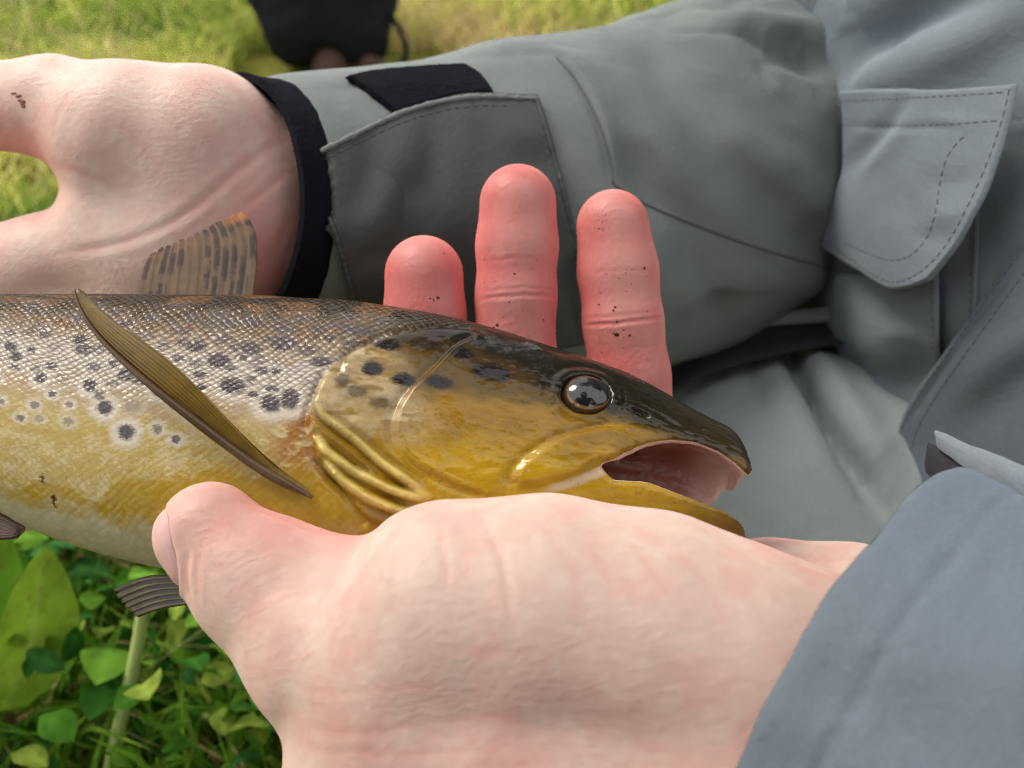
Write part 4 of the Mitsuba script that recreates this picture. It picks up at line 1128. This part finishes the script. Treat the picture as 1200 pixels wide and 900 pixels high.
def build_trout():
    tag('trout', 'spotted brown trout with an open mouth lying across both hands', 'fish')
    q0 = np.asarray(fish.vertices).copy()
    uv = sculpt_fish(fish)
    v = fish_to_bench(fish.vertices)
    # the lining of the mouth: the faces that line the gape
    f = np.asarray(fish.faces)
    x, y, z = q0[:, 0], q0[:, 1], np.abs(q0[:, 2])
    ww = prof_w(np.clip(x, PX[0], PX[-1]))
    zz = np.clip(z / ww, 0, 1)
    gap = mouth_gap(x, y, q0[:, 2], ww)
    hh, cc = prof_h(np.clip(x, PX[0], PX[-1])), prof_c(np.clip(x, PX[0], PX[-1]))
    body = ((np.abs((y - cc) / hh)) ** 2.15 + zz ** 2.15) ** (1 / 2.15) - 1
    phi = gap + body * np.minimum(hh, ww) + 0.15 + np.where(x < 1, 5.0, 0.0)
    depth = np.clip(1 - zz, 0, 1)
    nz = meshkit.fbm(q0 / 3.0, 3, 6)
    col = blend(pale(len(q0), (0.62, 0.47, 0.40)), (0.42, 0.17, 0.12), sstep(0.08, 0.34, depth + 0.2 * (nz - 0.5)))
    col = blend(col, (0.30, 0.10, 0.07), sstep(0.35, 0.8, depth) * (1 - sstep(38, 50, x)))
    col = blend(col, (0.56, 0.41, 0.36), sstep(36, 46, x) * 0.85)
    nrm = normals(trimesh.Trimesh(v, f, process=False))
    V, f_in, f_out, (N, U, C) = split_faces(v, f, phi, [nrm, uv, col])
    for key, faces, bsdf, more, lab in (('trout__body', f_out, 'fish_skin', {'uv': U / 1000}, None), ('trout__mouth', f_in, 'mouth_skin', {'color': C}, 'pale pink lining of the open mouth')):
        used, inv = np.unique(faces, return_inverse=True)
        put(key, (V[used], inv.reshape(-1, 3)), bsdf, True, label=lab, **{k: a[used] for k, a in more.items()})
    # eyes
    for k, sgn in enumerate((1, -1)):
        c = EYE * [1, 1, sgn] + np.array([0, 0, -3.05 * sgn])
        e = trimesh.creation.icosphere(5, 1.0)
        d = np.array([0.16, 0.02, 0.98 * sgn]); d /= np.linalg.norm(d)
        p = e.vertices
        h = p @ d
        a1 = np.cross(d, [1.0, 0, 0]); a1 /= np.linalg.norm(a1)
        ex, ey = p[:, 0] - 0.14, p @ a1 - 0.10
        r = np.sqrt((ex / 1.12) ** 2 + ey ** 2)
        front = h > 0
        nz = meshkit.fbm(p * 6, 3, 8)
        colr = pale(len(p), (0.030, 0.018, 0.008))
        colr = blend(colr, (0.060, 0.030, 0.011), front * sstep(0.95, 0.75, r + 0.25 * (nz - 0.5)))
        colr = blend(colr, (0.26, 0.12, 0.04), front * np.exp(-((r - 0.74) / 0.045) ** 2) * np.clip(0.25 - 1.1 * ey + 1.2 * (nz - 0.5), 0.03, 1))
        colr = blend(colr, (0.006, 0.006, 0.008), front * (1 - sstep(0.67, 0.71, r)))
        w = c + p * [5.6, 4.9, 4.0]
        put('trout__eye' + ('' if not k else '_001'), (fish_to_bench(w), e.faces), 'eye_skin', True, color=colr)
    # fins
    def dorsal_mottle(c, G, s, ph, w):
        q = np.stack([np.floor(w * 13 + 0.25 * np.sin(9 * s)) * 5.3, s * 6.5 + 0.15 * np.floor(w * 13) + 0 * w, 0 * w], -1)
        tan = sstep(0.45, 0.85, s)[..., None]
        c = c * (1 - tan) + c * np.array([1.35, 1.25, 1.2]) * tan
        streak = sstep(0.46, 0.60, 0.65 * meshkit.noise(q, 21) + 0.35 * meshkit.fbm(G * 0.8, 2, 12)) * sstep(0.05, 0.2, ph) * (1 - sstep(0.75, 0.95, ph))
        k = (streak * (0.55 + 0.4 * meshkit.noise(G * 0.5, 5)))[..., None]
        c = c * (1 - k) + np.array([0.020, 0.015, 0.020]) * k
        k = (sstep(0.86, 0.95, s) * sstep(0.3, 0.0, w))[..., None]
        return c * (1 - k) + np.array([0.34, 0.13, 0.05]) * k
    A = at
    fin('trout__dorsal_fin', [A(296, 352, 197), A(300, 318, 202), A(301, 288, 206), A(296, 264, 209), A(283, 248, 211)], [A(160, 352, 197), A(163, 330, 202), A(167, 315, 205), A(172, 304, 207), A(178, 298, 209)], 70, 150, 13, (0.105, 0.068, 0.042), (0.075, 0.046, 0.029), 0.7, 0.12, 1.5, dorsal_mottle, 'mottled dorsal fin folded against the palm', 0.0, 'fin_dull')
    fin('trout__pectoral_fin', [A(362, 581, 163), A(312, 553, 163.5), A(260, 516, 163), A(200, 470, 161), A(150, 428, 161), A(108, 384, 162), A(88, 341, 164)], [A(356, 569, 164), A(313, 539, 163), A(273, 500, 161), A(234, 457, 160), A(193, 418, 160), A(146, 384, 161), A(96, 342, 164)], 120, 90, 9, (0.185, 0.115, 0.008), (0.095, 0.052, 0.006), 0.6, 0.10, 0.0, None, 'long olive pectoral fin spread along the flank', 0.8)
    put('trout__pectoral_fin__leading_ray', tube(curve([A(366, 583, 164), A(342, 570, 163), A(311, 553, 162.8), A(260, 517, 162.3), A(200, 471, 160.3), A(150, 429, 160.3), A(108, 385, 161.3), A(87, 339, 163.7)], 120), np.interp(np.linspace(0, 1, 120), [0, 0.1, 0.4, 0.75, 1], [0.3, 0.95, 0.95, 0.5, 0.25]), 10), 'fin_skin', color=pale(120 * 10 + 2, (0.085, 0.045, 0.018)))
    fin('trout__pectoral_fin_001', [A(235, 672, 186), A(205, 674, 188), A(180, 674, 189), A(158, 679, 190), A(131, 690, 190)], [A(240, 706, 184), A(212, 710, 187), A(190, 714, 188), A(170, 720, 189), A(160, 724, 189)], 80, 90, 6, (0.035, 0.027, 0.016), (0.36, 0.29, 0.20), 0.7, 0.25, 0.8, None, 'dark ribbed fin showing below the belly')
    fin('trout__pelvic_fin', [A(-90, 585, 186), A(-40, 590, 183), A(0, 602, 180), A(29, 621, 178)], [A(-90, 625, 184), A(-40, 632, 181), A(0, 632, 178), A(20, 629, 178)], 50, 50, 7, (0.10, 0.045, 0.02), (0.05, 0.025, 0.012), 0.8, 0.25, 0.4, None, 'brown pelvic fin at the rear of the belly')
    tail = fish_to_bench(np.array([[-360, 8, 0], [-395, 16, 0], [-425, 34, 0], [-446, 44, 0]], float)), fish_to_bench(np.array([[-360, -4, 0], [-395, -12, 0], [-425, -30, 0], [-446, -42, 0]], float))
    fin('trout__tail_fin', tail[0], tail[1], 60, 100, 16, (0.12, 0.085, 0.04), (0.07, 0.045, 0.02), 1.0, 0.3, 2.0)


# ================================================================== the meadow
def leaf_scene():
    pass


scene['leaf_mat'] = {'type': 'principledthin', 'base_color': {'type': 'mesh_attribute', 'name': 'vertex_color'}, 'roughness': 0.6, 'diff_trans': 0.7, 'spec_trans': 0.0, 'eta': 1.4}


def blades(n, seed, xr, yr, hr, wr, cols, keep=None, lean=0.6):
    """n grass blades (vertices, faces, colours), world metres."""
    g = np.random.default_rng(seed)
    x, y = g.uniform(*xr, n), g.uniform(*yr, n)
    if keep is not None:
        k = keep(x, y); x, y = x[k], y[k]; n = len(x)
    h = g.uniform(*hr, n) * (0.6 + 0.8 * meshkit.noise(np.stack([x * 5, y * 5, x * 0], -1), seed))
    w = g.uniform(*wr, n)
    a, b = g.uniform(0, 2 * np.pi, n), g.uniform(0, 2 * np.pi, n)
    ln = g.uniform(0.15, lean + 0.3, n) * h
    ts = np.array([0, 0.35, 0.7, 1.0])
    ww = np.array([0.8, 1.0, 0.65, 0.0])
    cx = x[:, None] + np.cos(a)[:, None] * ln[:, None] * ts ** 2
    cy = y[:, None] + np.sin(a)[:, None] * ln[:, None] * ts ** 2
    cz = h[:, None] * (ts - 0.25 * ts ** 3) - 0.005
    dx, dy = np.cos(b)[:, None] * w[:, None] * ww / 2, np.sin(b)[:, None] * w[:, None] * ww / 2
    L, R = np.stack([cx - dx, cy - dy, cz], -1), np.stack([cx + dx, cy + dy, cz], -1)
    v = np.concatenate([L[:, :3], R[:, :3], L[:, 3:]], 1)      # 7 per blade
    f0 = np.array([[0, 3, 4], [0, 4, 1], [1, 4, 5], [1, 5, 2], [2, 5, 6]])
    f = (np.arange(n)[:, None, None] * 7 + f0).reshape(-1, 3)
    p = np.stack([x, y, x * 0], -1)
    t = np.clip(1.6 * (meshkit.fbm(p * 3.2, 3, seed + 1) - 0.5) + 0.5 + 0.25 * g.normal(size=n), 0, 0.999) * (len(cols) - 1)
    i = t.astype(int)
    cols = np.array(cols)
    c = cols[i] + (cols[np.minimum(i + 1, len(cols) - 1)] - cols[i]) * (t - i)[:, None]
    c = c * g.uniform(0.7, 1.3, n)[:, None]
    return v.reshape(-1, 3), f, np.repeat(c, 7, 0)


def leaf(base, tipp, up, width, fold_=0.25, curl=0.15, shape=1.0, n=22, m=13, lobe=0.0):
    """One leaf blade from its base to its tip (bench points): a curved, creased sheet with a wavy edge."""
    base, tipp = np.asarray(base, float), np.asarray(tipp, float)
    d = tipp - base; L = np.linalg.norm(d); d /= L
    up = np.asarray(up, float); up = up - d * (up @ d); up /= np.linalg.norm(up)
    s_ = np.cross(d, up)
    t = np.linspace(0, 1, n)
    w = width / 2 * np.sin(np.pi * np.clip(t, 0.02, 0.995) ** shape) ** (0.75 if shape >= 0.85 else 0.55)
    x = np.linspace(-1, 1, m)
    G = base + (t * L)[:, None, None] * d + (w[:, None] * x)[..., None] * s_ + (fold_ * w[:, None] * np.abs(x) + curl * L * np.sin(np.pi * t)[:, None] + 0.04 * width * np.sin(9 * t[:, None] + 2 * np.sign(x)) * np.abs(x) ** 2)[..., None] * up
    vein = 0.6 * np.exp(-(x / 0.08) ** 2)[None, :] + 0.25 * np.maximum(0, np.sin((t[:, None] - 0.45 * np.abs(x)) * 34)) ** 4
    return G, vein


def put_leaf(key, G, vein, col, vcol, seed=0):
    a, b = G.shape[:2]
    c = np.array(col) * (1 - vein[..., None]) + np.array(vcol) * vein[..., None]
    c = c * (0.6 + 0.8 * meshkit.fbm(G / 7, 4, seed))[..., None]
    spot = sstep(0.66, 0.72, meshkit.fbm(G / 2.6 + 3, 3, seed + 3))[..., None]
    c = c * (1 - 0.6 * spot) + np.array([0.20, 0.14, 0.04]) * 0.6 * spot
    put(key, (G.reshape(-1, 3), ring_faces(a, b, False)), 'leaf_mat', True, color=c.reshape(-1, 3))


UPV = np.array([0, -math.cos(PITCH), -math.sin(PITCH)])   # the world's up in the bench frame


def build_meadow():
    put('ground', ground_mesh(), 'ground_mat', True, kind='structure', is_world=True)
    near = [(0.06, 0.16, 0.015), (0.12, 0.27, 0.025), (0.20, 0.38, 0.04), (0.34, 0.42, 0.07)]
    far = [(0.22, 0.34, 0.06), (0.40, 0.47, 0.10), (0.57, 0.60, 0.15), (0.70, 0.66, 0.22), (0.66, 0.53, 0.31)]
    parts = [blades(13000, 1, (-0.55, 0.45), (0.16, 0.75), (0.05, 0.11), (0.002, 0.0045), near, lambda x, y: ~((x > 0.03) & (y < 0.42))),
             blades(42000, 2, (-1.2, 1.0), (0.6, 1.9), (0.04, 0.10), (0.003, 0.006), far, lambda x, y: ~((np.abs(x + 0.25) < 0.17) & (y > 0.98) & (y < 1.45))),
             blades(30000, 3, (-2.6, 2.4), (1.5, 4.5), (0.06, 0.15), (0.004, 0.010), far),
             blades(9000, 4, (-3.0, 3.0), (-1.5, 0.5), (0.06, 0.14), (0.003, 0.007), far, lambda x, y: (np.abs(x) > 0.5) | (y < -0.25))]
    straw = [(0.42, 0.36, 0.15), (0.56, 0.48, 0.24), (0.30, 0.20, 0.09)]
    parts.append(blades(1100, 9, (-0.55, 0.2), (0.16, 0.75), (0.04, 0.10), (0.0012, 0.003), straw, lambda x, y: ~((x > 0.03) & (y < 0.42)), 1.6))
    parts.append(blades(1300, 10, (-1.2, 1.0), (0.7, 2.0), (0.06, 0.16), (0.002, 0.005), straw, lambda x, y: ~((np.abs(x + 0.25) < 0.2) & (y > 0.9) & (y < 1.45)), 1.0))
    off, V, Fc, C = 0, [], [], []
    for v, f, c in parts:
        V.append(v); Fc.append(f + off); C.append(c); off += len(v)
    put('grass', (np.vstack(V), np.vstack(Fc)), 'leaf_mat', False, color=np.vstack(C), is_world=True, label='long yellow green meadow grass', cat='grass', kind='stuff')
    # low round leaves between the blades
    g = np.random.default_rng(12)
    V, Fc, C, off = [], [], [], 0
    for k in range(2600):
        w0 = np.array([g.uniform(-0.42, 0.05), g.uniform(0.18, 0.60), g.uniform(0.015, 0.10)])
        b = bench(w0)
        dirn = np.array([g.normal(), g.normal() * 0.5, g.normal()]); dirn /= np.linalg.norm(dirn)
        L = g.uniform(7, 17) + 7 * (g.random() < 0.2)
        G, vein = leaf(b, b + dirn * L, UPV + 0.5 * g.normal(size=3), L * g.uniform(0.55, 0.9), 0.2, 0.1, g.uniform(0.8, 1.2), 7, 5)
        cc = np.array([(0.04, 0.14, 0.022), (0.07, 0.20, 0.024), (0.14, 0.29, 0.035), (0.05, 0.16, 0.04), (0.22, 0.30, 0.05)][g.integers(5)]) * g.uniform(0.7, 1.3)
        V.append(world(G.reshape(-1, 3))); Fc.append(ring_faces(7, 5, False) + off); off += 35
        C.append(np.tile(cc, (35, 1)) * (1 + 0.7 * vein.reshape(-1, 1)) * g.uniform(0.75, 1.25, (35, 1)))
    put('undergrowth', (np.vstack(V), np.vstack(Fc)), 'leaf_mat', True, color=np.vstack(C), is_world=True, label='low round leaved weeds under the grass', cat='undergrowth', kind='stuff')
    A = at
    tag('dock_plant', 'plant with a broad pale green leaf standing below the belly of the fish', 'plant')
    G, v = leaf(A(2, 835, 352), A(50, 642, 322), (0.75, -0.25, -0.6), 34, 0.22, 0.10, 0.8, 70, 41)
    put_leaf('dock_plant__leaf', G, v, (0.24, 0.40, 0.035), (0.34, 0.46, 0.09), 1)
    G, v = leaf(A(-40, 760, 345), A(10, 628, 340), (0.5, -0.5, -0.6), 26, 0.2, 0.1)
    put_leaf('dock_plant__leaf_001', G, v, (0.15, 0.32, 0.025), (0.25, 0.38, 0.06), 2)
    put('dock_plant__stem', tube(curve([A(2, 835, 352), A(-10, 900, 372), A(-20, 980, 392)], 20), 1.5, 7), 'stem_pale')
    tag('clover_plant', 'dark green clover with rounded leaflets beside the thumb', 'plant')
    for i, (b, t, w, up) in enumerate([((228, 842), (262, 772), 26, (0.2, -.6, -.7)), ((225, 845), (190, 775), 25, (-.3, -.6, -.7)), ((205, 905), (160, 838), 24, (-.2, -.7, -.7)), ((212, 905), (272, 878), 20, (.2, -.8, -.6)), ((175, 935), (240, 885), 22, (0, -.8, -.6)), ((150, 812), (118, 772), 17, (-.2, -.7, -.7)), ((120, 935), (62, 880), 20, (-.3, -.7, -.6)), ((255, 760), (215, 715), 22, (0, -.6, -.8)), ((300, 850), (285, 790), 22, (.3, -.6, -.7))]):
        zb = 395 - 12 * (i % 3)
        G, v = leaf(A(b[0], b[1], zb), A(t[0], t[1], zb - 8), up, w * 0.86, 0.15, 0.06, 1.05, 44, 27)
        put_leaf('clover_plant__leaf' + ('' if not i else f'_{i:03d}'), G, v, (0.05, 0.17, 0.035), (0.10, 0.24, 0.06), 5 + i)
    tag('flower_stalk', 'thick pale green stalk rising below the ribbed fin', 'plant')
    put('flower_stalk__stem', tube(curve([A(168, 700, 318), A(163, 745, 322), A(152, 800, 328), A(140, 850, 334), A(126, 930, 344)], 40), np.linspace(2.3, 2.9, 40), 9), 'stem_pale')
    tag('red_stemmed_weed', 'weed with a reddish stem low in the grass', 'plant')
    put('red_stemmed_weed__stem', tube(curve([A(-25, 800, 352), A(5, 838, 356), A(25, 868, 360), A(42, 910, 366)], 20), 1.7, 8), 'stem_red')
    G, v = leaf(A(0, 930, 350), A(25, 850, 345), (-.3, -.6, -.7), 24, 0.2, 0.1)
    put_leaf('red_stemmed_weed__leaf', G, v, (0.09, 0.20, 0.06), (0.16, 0.28, 0.1), 31)
    tag('lance_leaved_plant', 'plant with narrow bright green leaves between the stalk and the broad pale leaf', 'plant')
    for i, (b, t, w) in enumerate([((70, 862), (84, 772), 15), ((40, 880), (78, 842), 13), ((60, 905), (98, 868), 14), ((95, 850), (52, 800), 8)]):
        G, v = leaf(A(b[0], b[1], 372), A(t[0], t[1], 362), (-.4 + .2 * i, -.5, -.7), w, 0.35, 0.08, 0.9)
        put_leaf('lance_leaved_plant__leaf' + ('' if not i else f'_{i:03d}'), G, v, (0.075, 0.20, 0.02), (0.13, 0.26, 0.05), 41 + i)
    tag('cut_grass_stalk', 'pale straw stalk lying in the weeds beside the hand', 'plant')
    put('cut_grass_stalk__stem', tube(curve([A(238, 838, 372), A(262, 850, 374), A(284, 858, 376)], 12), 1.7, 8), 'stem_pale')
    put('cut_grass_stalk__stem_001', tube(curve([A(296, 828, 368), A(280, 862, 372), A(262, 905, 378)], 12), 1.0, 8), 'stem_pale')

    # ---- rucksack out in the meadow
    tag('rucksack', 'dark blue rucksack with a brown base standing on the grass behind the far wrist', 'bag')
    Z = 1265
    Fd = Field((-440, -760, 1180), (-150, -440, 1420), 5)
    Fd.chain([(A(335, -46, Z), 78), (A(352, 29, Z), 58)], 20)
    Fd.chain([(A(425, -46, Z), 60), (A(424, 39, Z), 46)], 20)
    Fd.chain([(A(385, -106, Z), 90), (A(390, 19, Z), 58)], 20)
    bag = Fd.mesh(0.8, 4)
    rumple(bag, 60, 10, 5); rumple(bag, 22, 3, 6)
    put('rucksack__body', bag, 'navy_cloth')
    Fd = Field((-360, -600, 1200), (-160, -420, 1400), 4)
    Fd.chain([(A(388, 76, Z), 28), (A(390, 104, Z), 30)], 8)
    Fd.chain([(A(434, 74, Z), 20), (A(434, 102, Z), 24)], 8)
    b2 = Fd.mesh(0.8, 4); rumple(b2, 25, 4, 8)
    put('rucksack__base', b2, 'brown_leather', True, label='brown leather base of the rucksack')
    put('rucksack__strap', tube(curve([A(450, -6, Z - 10), A(462, 24, Z - 20), A(474, 49, Z - 20), A(474, 70, Z - 15), A(462, 82, Z - 10), A(445, 80, Z)], 50), 4.5, 8), 'navy_cloth', True, label='loop of a loose shoulder strap')


scene['stem_pale'] = {'type': 'principled', 'base_color': rgb(0.42, 0.52, 0.18), 'roughness': 0.5}
scene['stem_red'] = {'type': 'principled', 'base_color': rgb(0.28, 0.11, 0.06), 'roughness': 0.5}
cloth('navy_cloth', (0.007, 0.008, 0.011), rough=0.9, sheen=0.05, spec=0.15)
cloth('brown_leather', (0.045, 0.022, 0.014), rough=0.6)

def build_photographer():
    """Who takes the picture: crouching behind the phone, dark clothes; seen only as what the wet skin and the eye of the fish mirror."""
    tag('person_001', 'crouching photographer in dark clothes and a hood, bent over a phone', 'person')
    L = lambda x, y, z: np.array([x, y, z], float) * 1000
    F = Field((-520, -900, -20), (520, 60, 900), 9)
    F.chain([(L(0, -0.58, 0.20), 180), (L(0, -0.52, 0.48), 165), (L(0, -0.32, 0.68), 140)], 40)
    for sx in (-1, 1):
        F.chain([(L(sx * 0.20, -0.28, 0.70), 75), (L(sx * 0.30, -0.26, 0.42), 56), (L(sx * 0.14, -0.07, 0.365), 38)], 25)
        F.chain([(L(sx * 0.13, -0.52, 0.20), 110), (L(sx * 0.26, -0.22, 0.24), 80), (L(sx * 0.24, -0.40, 0.04), 60)], 30)
        F.chain([(L(sx * 0.24, -0.40, 0.05), 52), (L(sx * 0.25, -0.22, 0.035), 42)], 15)
    put('person_001__clothes', world_mesh(F.mesh(0.8, 4)), 'navy_cloth', is_world=True)
    F = Field((-180, -380, 560), (180, 60, 960), 6)
    F.chain([(L(0, -0.25, 0.72), 80), (L(0, -0.15, 0.79), 92), (L(0, -0.10, 0.80), 98)], 25)
    put('person_001__hood', world_mesh(F.mesh(0.8, 4)), 'navy_cloth', is_world=True)
    F = Field((-100, -190, 620), (100, 40, 860), 4)
    F.chain([(L(0, -0.085, 0.755), 66), (L(0, -0.07, 0.715), 52)], 20)
    F.chain([(L(0, -0.045, 0.69), 9), (L(0, -0.04, 0.672), 13)], 12)
    f = F.mesh(0.8, 4)
    put('person_001__face', world_mesh(f), 'skin', color=pale(len(f.vertices), SKIN), is_world=True)
    for k, sx in enumerate((-1, 1)):
        F = Field((-190, -130, 290), (190, 30, 430), 3)
        F.chain([(L(sx * 0.14, -0.07, 0.365), 28), (L(sx * 0.105, -0.025, 0.36), 22)], 8)
        for j in range(4):
            F.chain([(L(sx * 0.10, -0.012, 0.385 - 0.017 * j), 9.5), (L(sx * 0.086, 0.004, 0.383 - 0.017 * j), 8.5), (L(sx * 0.070, -0.014, 0.383 - 0.017 * j), 8)], 2)
        F.chain([(L(sx * 0.105, -0.035, 0.375), 11), (L(sx * 0.078, -0.034, 0.374), 9)], 4)
        h = F.mesh(0.7, 3)
        put('person_001__hand' + ('' if not k else '_001'), world_mesh(h), 'skin', color=pale(len(h.vertices), SKIN), is_world=True)
    tag('phone', 'slim black phone held level in both hands of the photographer', 'phone')
    x, y, z = np.meshgrid([-1.0, 1.0], [-1.0, 1.0], [0, 1.0], indexing='ij')
    import manifold3d as m3
    cs = m3.CrossSection.square([136, 64], True).offset(4, m3.JoinType.Round)
    bm = m3.Manifold.extrude(cs, 8.0).translate([8, 2, -15.0])
    q = bm.to_mesh()
    put('phone__body', (np.asarray(q.vert_properties)[:, :3], np.asarray(q.tri_verts)), 'phone_black', False)


def world_mesh(m):
    return trimesh.Trimesh(np.asarray(m.vertices) / 1000.0, m.faces, process=False)


scene['phone_black'] = {'type': 'principled', 'base_color': rgb(0.02, 0.02, 0.022), 'roughness': 0.3}

if not globals().get('DEV'):
    build_photographer()
    build_person()
    build_trout()
    build_meadow()
